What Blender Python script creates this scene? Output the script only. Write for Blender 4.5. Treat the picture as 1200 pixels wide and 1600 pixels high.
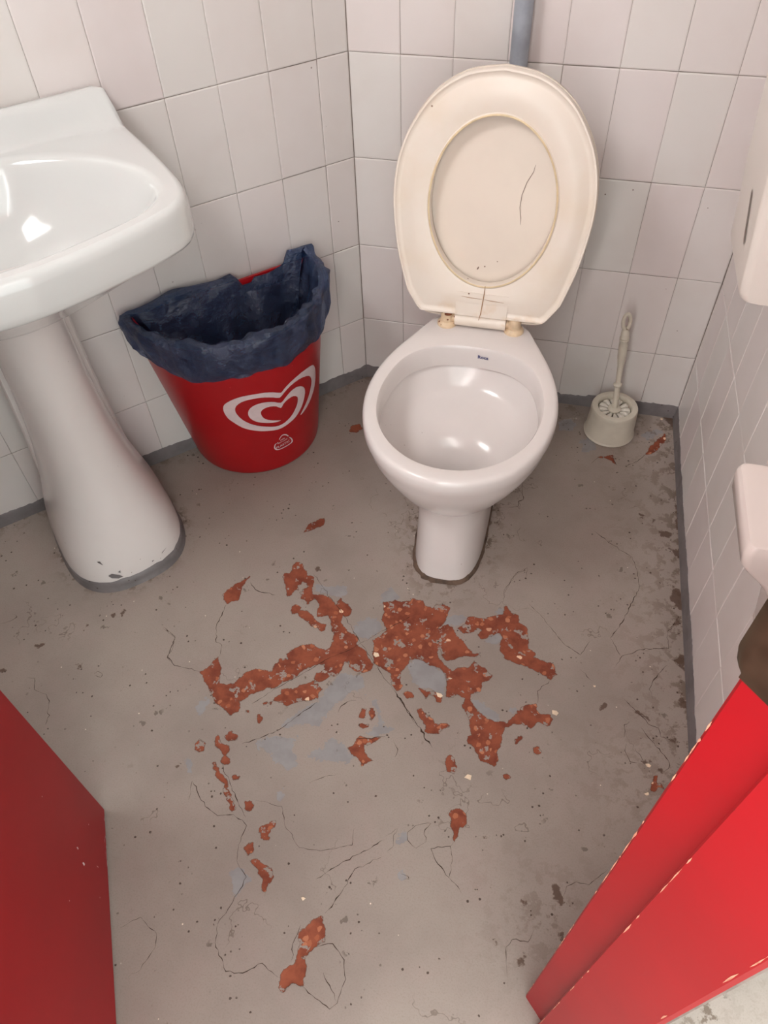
import bpy, bmesh, math, random
import numpy as np
from mathutils import Vector, Matrix
from mathutils.geometry import tessellate_polygon
random.seed(7); RNG = np.random.default_rng(7)
for o in list(bpy.data.objects): bpy.data.objects.remove(o)
SC = bpy.context.scene; COL = SC.collection
PI = math.pi

# ---------------------------------------------------------------- camera, world, light, exposure
def make_camera():
    yaw, pit, roll = -0.270933, 0.869858, -0.043118
    f = Vector((math.sin(yaw)*math.cos(pit), math.cos(yaw)*math.cos(pit), -math.sin(pit)))
    r = Vector((math.cos(yaw), -math.sin(yaw), 0)); u = r.cross(f)
    r2 = math.cos(roll)*r + math.sin(roll)*u; u2 = -math.sin(roll)*r + math.cos(roll)*u
    cam = bpy.data.cameras.new('camera'); cam.sensor_fit = 'VERTICAL'; cam.sensor_height = 36.0
    cam.lens = 36*1206.84/1600; cam.clip_start = 0.01
    o = bpy.data.objects.new('camera', cam); COL.objects.link(o)
    m = Matrix((r2, u2, -f)).transposed().to_4x4(); m.translation = Vector((0.45702, -1.53389, 1.33004))
    o.matrix_world = m; SC.camera = o
make_camera()
W = bpy.data.worlds.new('outdoor_sky'); SC.world = W; W.use_nodes = True
bg = W.node_tree.nodes['Background']; bg.inputs[0].default_value = (0.92, 0.99, 0.97, 1); bg.inputs[1].default_value = 2.6
def area(name, loc, target, sx, sy, watts, col):
    l = bpy.data.lights.new(name, 'AREA'); l.shape = 'RECTANGLE'; l.size = sx; l.size_y = sy; l.energy = watts; l.color = col
    o = bpy.data.objects.new(name, l); COL.objects.link(o); o.location = loc
    o.rotation_euler = (Vector(target)-Vector(loc)).to_track_quat('-Z', 'Y').to_euler()
    return o
area('daylight_through_doorway', (0.235, -1.745, 1.20), (1.065, -1.195, 1.05), 0.17, 1.9, 12.0, (1.0, 0.935, 0.91))
area('daylight_through_window', (-0.545, -1.365, 2.02), (0.30, -0.60, 0.50), 0.50, 0.42, 16.0, (1.0, 0.982, 0.98))
SC.view_settings.view_transform = 'Standard'; SC.view_settings.look = 'None'
SC.view_settings.exposure = 0.30; SC.view_settings.gamma = 1.0; SC.view_settings.use_curve_mapping = False

# ---------------------------------------------------------------- helpers
def lin(r, g, b):
    f = lambda c: (c/255/12.92) if c/255 <= .04045 else ((c/255+.055)/1.055)**2.4
    return (f(r), f(g), f(b), 1)
def tag(o, label=None, cat=None, group=None, kind=None):
    if label: o['label'] = label
    if cat: o['category'] = cat
    if group: o['group'] = group
    if kind: o['kind'] = kind
    return o
def empty(name, loc=(0, 0, 0)):
    o = bpy.data.objects.new(name, None); o.empty_display_size = .05; COL.objects.link(o); o.location = loc
    return o
def mesh(name, verts, faces, mat, parent=None, smooth=False, auto=None):
    me = bpy.data.meshes.new(name); me.from_pydata([tuple(v) for v in verts], [], faces); me.update()
    bm = bmesh.new(); bm.from_mesh(me); bmesh.ops.recalc_face_normals(bm, faces=bm.faces); bm.to_mesh(me); bm.free()
    if smooth: me.polygons.foreach_set('use_smooth', [True]*len(me.polygons))
    if auto is not None: me.set_sharp_from_angle(angle=math.radians(auto))
    me.materials.append(mat)
    o = bpy.data.objects.new(name, me); COL.objects.link(o)
    if parent:
        o.parent = parent
        o.matrix_parent_inverse = Matrix.Translation(-Vector(parent.location))
    return o
class MB:
    def __init__(s): s.v = []; s.f = []
    def add(s, v, f):
        k = len(s.v); s.v += [tuple(map(float, p)) for p in v]; s.f += [tuple(i+k for i in q) for q in f]; return s
    def box(s, lo, hi, T=None):
        (a, b, c), (d, e, f) = lo, hi
        v = [(a,b,c),(d,b,c),(d,e,c),(a,e,c),(a,b,f),(d,b,f),(d,e,f),(a,e,f)]
        if T: v = [T(*p) for p in v]
        return s.add(v, [(0,3,2,1),(4,5,6,7),(0,1,5,4),(1,2,6,5),(2,3,7,6),(3,0,4,7)])
    def loft(s, rings, cap0=False, cap1=False, closed=True):
        n = len(rings[0]); v = [p for r in rings for p in r]; f = []
        for i in range(len(rings)-1):
            for j in range(n if closed else n-1):
                a = i*n+j; b = i*n+(j+1) % n; f.append((a, b, b+n, a+n))
        if cap0: f.append(tuple(range(n-1, -1, -1)))
        if cap1: f.append(tuple(range((len(rings)-1)*n, len(rings)*n)))
        return s.add(v, f)
    def lathe(s, prof, n=32, c=(0, 0, 0), cap0=False, cap1=False):
        return s.loft([[(c[0]+r*math.cos(2*PI*k/n), c[1]+r*math.sin(2*PI*k/n), c[2]+z) for k in range(n)] for r, z in prof], cap0, cap1)
    def tube(s, path, rad, n=14, caps=True):
        P = [Vector(p) for p in path]; R = rad if hasattr(rad, '__len__') else [rad]*len(P)
        T = [(P[min(i+1, len(P)-1)]-P[max(i-1, 0)]).normalized() for i in range(len(P))]
        ref = Vector((0, 0, 1)) if abs(T[0].z) < .9 else Vector((1, 0, 0))
        N = (ref-T[0]*ref.dot(T[0])).normalized(); rings = []
        for i, p in enumerate(P):
            N = (N-T[i]*N.dot(T[i])).normalized(); B = T[i].cross(N)
            rings.append([p+R[i]*(math.cos(2*PI*k/n)*N+math.sin(2*PI*k/n)*B) for k in range(n)])
        return s.loft(rings, caps, caps)
    def poly(s, pts3):  # filled polygon (may be concave)
        t = tessellate_polygon([[Vector(p) for p in pts3]])
        return s.add(pts3, [tuple(q) for q in t])
    def build(s, name, mat, parent=None, smooth=False, auto=None): return mesh(name, s.v, s.f, mat, parent, smooth, auto)
def catmull(pts, closed=False, k=8):
    P = [np.array(p, float) for p in pts]; n = len(P); out = []
    for i in range(n if closed else n-1):
        if closed: a, b, c, d = P[i-1], P[i], P[(i+1) % n], P[(i+2) % n]
        else: a, b, c, d = P[max(i-1, 0)], P[i], P[i+1], P[min(i+2, n-1)]
        for j in range(k):
            t = j/k
            out.append(.5*((2*b)+(-a+c)*t+(2*a-5*b+4*c-d)*t*t+(-a+3*b-3*c+d)*t**3))
    if not closed: out.append(P[-1])
    return out
def mirror_outline(half, k=8):  # half outline with x >= 0 from x=0 back to x=0, mirrored and smoothed
    full = list(half)+[(-x, y) for x, y in reversed(half[1:-1])]
    return catmull(full, True, k)
def polar(poly, cx, cy, n):  # resample a star-shaped outline at n even angles
    P = np.array(poly)-np.array([cx, cy]); an = np.unwrap(np.arctan2(P[:, 1], P[:, 0]))
    if an[-1] < an[0]: P = P[::-1]; an = np.unwrap(np.arctan2(P[:, 1], P[:, 0]))
    r = np.hypot(P[:, 0], P[:, 1]); an = np.concatenate([an-2*PI, an, an+2*PI]); r = np.tile(r, 3)
    o = np.argsort(an); th = np.arange(n)*2*PI/n+an[len(P)]
    rr = np.interp(th, an[o], r[o])
    return np.stack([cx+rr*np.cos(th), cy+rr*np.sin(th)], 1)
def sstep(a, b, x): t = np.clip((x-a)/(b-a), 0, 1); return t*t*(3-2*t)

# ---------------------------------------------------------------- materials
def new_mat(name):
    m = bpy.data.materials.new(name); m.use_nodes = True; nt = m.node_tree
    return m, nt, nt.nodes['Principled BSDF']
def N(nt, typ, **kw):
    n = nt.nodes.new(typ)
    for k, v in kw.items():
        if k.startswith('i_'): n.inputs[k[2:].replace('_', ' ')].default_value = v
        else: setattr(n, k, v)
    return n
def math_n(nt, op, a, b=None, clamp=False):
    n = nt.nodes.new('ShaderNodeMath'); n.operation = op; n.use_clamp = clamp
    for i, x in enumerate((a, b)):
        if x is None: continue
        if isinstance(x, (int, float)): n.inputs[i].default_value = x
        else: nt.links.new(x, n.inputs[i])
    return n.outputs[0]
def ramp(nt, x, a, b, lo=0., hi=1.):
    n = nt.nodes.new('ShaderNodeMapRange'); n.interpolation_type = 'SMOOTHSTEP'
    nt.links.new(x, n.inputs['Value']); n.inputs['From Min'].default_value = a; n.inputs['From Max'].default_value = b
    n.inputs['To Min'].default_value = lo; n.inputs['To Max'].default_value = hi
    return n.outputs[0]
def mix(nt, fac, a, b):
    n = nt.nodes.new('ShaderNodeMix'); n.data_type = 'RGBA'
    for s, x in ((0, fac), (6, a), (7, b)):
        if isinstance(x, (int, float)): n.inputs[s].default_value = x
        elif isinstance(x, tuple): n.inputs[s].default_value = x
        else: nt.links.new(x, n.inputs[s])
    return n.outputs[2]
def coords(nt): return nt.nodes.new('ShaderNodeNewGeometry').outputs['Position']
def noise(nt, scale, detail=3., rough=.55, vec=None, out=0):
    n = N(nt, 'ShaderNodeTexNoise'); n.inputs['Scale'].default_value = scale; n.inputs['Detail'].default_value = detail; n.inputs['Roughness'].default_value = rough
    if vec is not None: nt.links.new(vec, n.inputs['Vector'])
    return n.outputs[out]
def voro(nt, scale, vec=None, out='Distance', rand=1.):
    n = N(nt, 'ShaderNodeTexVoronoi'); n.inputs['Scale'].default_value = scale; n.inputs['Randomness'].default_value = rand
    if vec is not None: nt.links.new(vec, n.inputs['Vector'])
    return n.outputs[out]
def bump(nt, b, h, strength=.3, dist=.002):
    n = N(nt, 'ShaderNodeBump'); n.inputs['Strength'].default_value = strength; n.inputs['Distance'].default_value = dist
    nt.links.new(h, n.inputs['Height']); nt.links.new(n.outputs[0], b.inputs['Normal'])
def glossy_mat(name, rgb, rough=.3, var=.06, scale=9., speck=None, speck_scale=60, speck_th=.07, coat=0., spec=.5, bumpy=0.):
    m, nt, b = new_mat(name); P = coords(nt); c = lin(*rgb)
    dark = tuple(x*(1-var*2) for x in c[:3])+(1,)
    col = mix(nt, ramp(nt, noise(nt, scale, 4, .6, P), .35, .7), c, dark)
    if speck:
        s = ramp(nt, voro(nt, speck_scale, P), speck_th, speck_th*.6)
        s = math_n(nt, 'MULTIPLY', s, ramp(nt, noise(nt, 11, 2, .5, P), .52, .6))
        col = mix(nt, s, col, lin(*speck))
    nt.links.new(col, b.inputs['Base Color']); b.inputs['Roughness'].default_value = rough
    b.inputs['Specular IOR Level'].default_value = spec; b.inputs['Coat Weight'].default_value = coat; b.inputs['Coat Roughness'].default_value = .08
    if bumpy: bump(nt, b, noise(nt, 120, 4, .6, P), bumpy, .001)
    return m
M = {}
def build_materials():
    # wall tiles: glazed off-white, every tile a slightly different warm or cool white
    m, nt, b = new_mat('tile_glaze'); P = coords(nt); oi = N(nt, 'ShaderNodeObjectInfo')
    c = mix(nt, oi.outputs['Random'], lin(224, 216, 213), lin(221, 217, 213))
    r2 = math_n(nt, 'FRACT', math_n(nt, 'MULTIPLY', oi.outputs['Random'], 37.7))
    c = mix(nt, ramp(nt, r2, .6, 1., 0, .7), c, lin(222, 211, 210))
    c = mix(nt, ramp(nt, noise(nt, 6, 3, .6, P), .4, .8, 0, .22), c, lin(196, 182, 172))
    s = math_n(nt, 'MULTIPLY', ramp(nt, voro(nt, 26, P), .05, .03), ramp(nt, noise(nt, 5, 2, .5, P), .52, .62))
    c = mix(nt, s, c, lin(120, 98, 88))
    nt.links.new(c, b.inputs['Base Color']); b.inputs['Roughness'].default_value = .32; b.inputs['Specular IOR Level'].default_value = .45
    bump(nt, b, noise(nt, 26, 2, .5, P), .05, .002); M['tile'] = m
    M['grout'] = glossy_mat('grout', (150, 138, 130), .85, .2, 14, spec=.2)
    M['plaster'] = glossy_mat('white_plaster', (214, 210, 203), .8, .04, 3, spec=.2)
    M['reveal'] = glossy_mat('dirty_plaster_edge', (150, 140, 132), .85, .15, 20, spec=.2)
    M['skirt'] = glossy_mat('grey_paint_band', (120, 114, 114), .5, .14, 18, speck=(70, 58, 52), speck_scale=70, speck_th=.16, bumpy=.15)
    M['ceramic'] = glossy_mat('white_vitreous_china', (211, 212, 210), .12, .012, 4, speck=(120, 100, 90), speck_scale=38, speck_th=.045, coat=.5)
    M['ceramic_pan'] = glossy_mat('white_toilet_china', (222, 215, 212), .2, .02, 5, speck=(120, 100, 90), speck_scale=42, speck_th=.05, coat=.15)
    M['ceramic_fix'] = glossy_mat('white_fixture_china', (226, 214, 208), .16, .015, 4, speck=(150, 110, 100), speck_scale=60, speck_th=.05, coat=.4)
    # toilet seat plastic: cream with yellow stains near the hinge
    m, nt, b = new_mat('cream_seat_plastic'); P = coords(nt)
    c = mix(nt, ramp(nt, noise(nt, 8, 4, .6, P), .42, .75), lin(229, 218, 206), lin(225, 211, 194))
    sep = N(nt, 'ShaderNodeSeparateXYZ'); nt.links.new(P, sep.inputs[0])
    st = math_n(nt, 'MULTIPLY', ramp(nt, sep.outputs[2], .47, .405, 0, .6), ramp(nt, noise(nt, 22, 4, .6, P), .5, .72))
    c = mix(nt, st, c, lin(205, 168, 118))
    s = math_n(nt, 'MULTIPLY', ramp(nt, voro(nt, 34, P), .07, .04), ramp(nt, noise(nt, 7, 2, .5, P), .53, .6))
    c = mix(nt, s, c, lin(125, 95, 75))
    nt.links.new(c, b.inputs['Base Color']); b.inputs['Roughness'].default_value = .33; M['seat'] = m
    M['seat_edge'] = glossy_mat('yellowed_plastic_edge', (222, 200, 162), .35, .1, 30)
    M['lid'] = glossy_mat('lid_plastic', (226, 213, 199), .34, .03, 6, speck=(120, 90, 70), speck_scale=45, speck_th=.08)
    M['hinge'] = glossy_mat('yellowed_hinge', (224, 198, 165), .4, .12, 40, speck=(120, 58, 28), speck_scale=90, speck_th=.25)
    M['rust'] = glossy_mat('rust', (122, 66, 34), .8, .2, 60)
    M['stain'] = glossy_mat('brown_stain', (172, 130, 92), .6, .2, 60)
    M['scratch'] = glossy_mat('dark_scratch', (134, 112, 98), .6, .2, 60)
    M['ink'] = glossy_mat('blue_ink', (62, 66, 120), .3, .1, 60)
    m, nt, b = new_mat('toilet_water'); b.inputs['Base Color'].default_value = lin(176, 172, 164); b.inputs['Roughness'].default_value = .02
    b.inputs['Transmission Weight'].default_value = .55; b.inputs['IOR'].default_value = 1.33; M['water'] = m
    M['bin'] = glossy_mat('red_bin_plastic', (172, 7, 20), .34, .06, 7, speck=(214, 70, 78), speck_scale=30, speck_th=.05)
    M['print'] = glossy_mat('white_print', (226, 205, 206), .4, .05, 40)
    # translucent blue bag
    m, nt, b = new_mat('blue_bag_film'); P = coords(nt)
    c = mix(nt, ramp(nt, noise(nt, 14, 4, .6, P), .35, .7), lin(50, 68, 100), lin(84, 92, 120))
    nt.links.new(c, b.inputs['Base Color']); b.inputs['Roughness'].default_value = .26; b.inputs['Specular IOR Level'].default_value = .7
    bump(nt, b, math_n(nt, 'ADD', voro(nt, 15, mix(nt, .06, P, noise(nt, 20, 3, .6, P, 1))), math_n(nt, 'MULTIPLY', noise(nt, 60, 4, .65, P), .5)), .7, .018)
    tr = N(nt, 'ShaderNodeBsdfTransparent'); tr.inputs[0].default_value = lin(120, 150, 200); mx = N(nt, 'ShaderNodeMixShader'); mx.inputs[0].default_value = .4
    nt.links.new(b.outputs[0], mx.inputs[1]); nt.links.new(tr.outputs[0], mx.inputs[2]); nt.links.new(mx.outputs[0], nt.nodes['Material Output'].inputs[0]); M['bag'] = m
    M['brush'] = glossy_mat('ivory_plastic', (208, 200, 184), .4, .05, 20)
    M['bristle'] = glossy_mat('ivory_bristle', (222, 216, 204), .6, .08, 200)
    M['pipe'] = glossy_mat('grey_painted_pipe', (158, 163, 172), .42, .14, 16, speck=(190, 180, 168), speck_scale=40, speck_th=.1)
    M['disp'] = glossy_mat('white_dispenser_plastic', (230, 222, 214), .3, .01, 5)
    M['slot'] = glossy_mat('dark_slot', (136, 124, 116), .6, .05, 20)
    M['door'] = glossy_mat('red_door_gloss', (146, 2, 15), .42, .05, 5, speck=(226, 150, 140), speck_scale=16, speck_th=.022, bumpy=.03, spec=.3)
    M['wood'] = glossy_mat('bare_chipped_wood', (214, 142, 116), .8, .15, 60)
    m, nt, b = new_mat('aged_bronze'); P = coords(nt)
    nt.links.new(mix(nt, ramp(nt, noise(nt, 18, 3, .6, P), .4, .7), lin(112, 98, 80), lin(84, 72, 58)), b.inputs['Base Color'])
    b.inputs['Metallic'].default_value = .85; b.inputs['Roughness'].default_value = .3; M['bronze'] = m
    M['dirt'] = glossy_mat('crack_dirt_and_gap_shade', (74, 58, 48), .95, .25, 60, spec=.1)  # dirt in the floor cracks; also colours the shade between brush tufts
    M['caulk'] = glossy_mat('dirty_sealant', (104, 84, 70), .9, .3, 40, bumpy=.4)
    M['chip'] = glossy_mat('pale_chip', (240, 218, 190), .7, .1, 80)
    M['steel'] = glossy_mat('chrome_waste', (190, 190, 188), .15, .02, 5)
    m, nt, b = new_mat('window_glass'); b.inputs['Base Color'].default_value = (1, 1, 1, 1); b.inputs['Roughness'].default_value = .05; b.inputs['Transmission Weight'].default_value = 1; b.inputs['IOR'].default_value = 1.02; M['glass'] = m
    m, nt, b = new_mat('lamp_diffuser'); b.inputs['Base Color'].default_value = lin(245, 243, 238); b.inputs['Emission Color'].default_value = (1, .97, .93, 1); b.inputs['Emission Strength'].default_value = 2.; M['lamp'] = m
    # floor: grey paint, flaked down to an older blue-grey coat and to red screed
    m, nt, b = new_mat('flaking_floor_paint'); P = coords(nt)
    at = lambda n: (lambda a: (setattr(a, 'attribute_name', n), a.outputs['Fac'])[1])(N(nt, 'ShaderNodeAttribute'))
    red, blue, brown, dirt = at('sd_red'), at('sd_blue'), at('sd_brown'), at('dirt')
    nz = math_n(nt, 'SUBTRACT', noise(nt, 110, 5, .62, P), .5); nz2 = math_n(nt, 'SUBTRACT', noise(nt, 45, 5, .65, P), .5)
    edge = math_n(nt, 'ADD', math_n(nt, 'MULTIPLY', nz, .010), math_n(nt, 'MULTIPLY', nz2, .011))
    rs = math_n(nt, 'ADD', red, edge)
    rm = ramp(nt, rs, .0003, -.0003)
    isl = ramp(nt, noise(nt, 42, 5, .65, P), .59, .60)       # islands of paint left on the red
    rm = math_n(nt, 'MULTIPLY', rm, math_n(nt, 'SUBTRACT', 1., isl))
    bmk = ramp(nt, math_n(nt, 'ADD', blue, math_n(nt, 'MULTIPLY', edge, 2.2)), .0008, -.0008)
    brm = ramp(nt, math_n(nt, 'ADD', brown, math_n(nt, 'MULTIPLY', edge, 1.8)), .0015, -.0015)
    base = mix(nt, ramp(nt, noise(nt, 3.2, 5, .6, P), .35, .68), lin(160, 148, 139), lin(146, 134, 126))
    base = mix(nt, ramp(nt, noise(nt, 9, 4, .6, P), .45, .75, 0, .5), base, lin(160, 143, 136))
    base = mix(nt, ramp(nt, noise(nt, 380, 3, .7, P), .45, .75, 0, .35), base, lin(126, 111, 101))
    bl = mix(nt, ramp(nt, noise(nt, 30, 3, .6, P), .35, .65), lin(150, 147, 147), lin(141, 137, 137))
    base = mix(nt, bmk, base, bl)
    lines = ramp(nt, math_n(nt, 'ABSOLUTE', math_n(nt, 'SUBTRACT', noise(nt, 2.2, 6, .62, P), .5)), .0022, .0008)
    lines = math_n(nt, 'MULTIPLY', lines, ramp(nt, noise(nt, 6, 2, .5, P), .52, .6, 0, .55))
    base = mix(nt, lines, base, lin(92, 78, 68))
    sp = math_n(nt, 'MULTIPLY', ramp(nt, math_n(nt, 'ADD', voro(nt, 75, P), math_n(nt, 'MULTIPLY', nz, .5)), .15, .10), ramp(nt, math_n(nt, 'ADD', noise(nt, 17, 2, .6, P), math_n(nt, 'MULTIPLY', dirt, .12)), .52, .58))
    base = mix(nt, sp, base, lin(74, 60, 52))
    v2 = N(nt, 'ShaderNodeTexVoronoi'); v2.inputs['Scale'].default_value = 28; nt.links.new(P, v2.inputs['Vector'])
    sp2 = math_n(nt, 'MULTIPLY', ramp(nt, math_n(nt, 'ADD', v2.outputs[0], nz), .15, .1), ramp(nt, noise(nt, 8.3, 2, .6, P), .58, .64, 0, .8))
    base = mix(nt, sp2, base, lin(104, 92, 84))
    sp3 = math_n(nt, 'MULTIPLY', ramp(nt, voro(nt, 41, P), .06, .04), ramp(nt, noise(nt, 13, 2, .6, P), .56, .6))
    base = mix(nt, sp3, base, lin(226, 212, 194))
    dm = math_n(nt, 'MULTIPLY', dirt, ramp(nt, noise(nt, 34, 5, .68, P), .50, .57))
    base = mix(nt, dm, base, lin(92, 74, 60))
    base = mix(nt, math_n(nt, 'MULTIPLY', brm, .85), base, mix(nt, noise(nt, 90, 3, .6, P), lin(96, 70, 54), lin(70, 54, 44)))
    rc = mix(nt, ramp(nt, noise(nt, 26, 5, .65, P), .35, .68), lin(148, 80, 56), lin(117, 57, 40))
    v3 = N(nt, 'ShaderNodeTexVoronoi'); v3.inputs['Scale'].default_value = 120; nt.links.new(P, v3.inputs['Vector'])
    agm = nt.nodes.new('ShaderNodeSeparateColor'); nt.links.new(v3.outputs['Color'], agm.inputs[0])
    agsel = math_n(nt, 'MULTIPLY', ramp(nt, agm.outputs[0], .90, .91), ramp(nt, math_n(nt, 'ADD', v3.outputs[0], math_n(nt, 'MULTIPLY', nz, 1.2)), .62, .56))
    rc = mix(nt, agsel, rc, mix(nt, agm.outputs[1], lin(186, 122, 90), lin(160, 90, 62)))
    agw = math_n(nt, 'MULTIPLY', agsel, ramp(nt, agm.outputs[2], .955, .965))
    rc = mix(nt, agw, rc, lin(236, 200, 168))
    rim = ramp(nt, math_n(nt, 'ABSOLUTE', rs), .0009, .0003)  # grimy broken paint edge
    col = mix(nt, rm, base, rc); col = mix(nt, math_n(nt, 'MULTIPLY', rim, .55), col, lin(84, 58, 44))
    nt.links.new(col, b.inputs['Base Color'])
    ro = math_n(nt, 'ADD', math_n(nt, 'MULTIPLY', rm, .25), ramp(nt, noise(nt, 12, 3, .6, P), .3, .7, .48, .62)); nt.links.new(ro, b.inputs['Roughness'])
    b.inputs['Specular IOR Level'].default_value = .35
    h = math_n(nt, 'SUBTRACT', math_n(nt, 'MULTIPLY', noise(nt, 300, 3, .6, P), .15), math_n(nt, 'MULTIPLY', math_n(nt, 'ADD', rm, math_n(nt, 'MULTIPLY', bmk, .35)), .7))
    bump(nt, b, h, .5, .0016); M['floor'] = m
build_materials()

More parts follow.
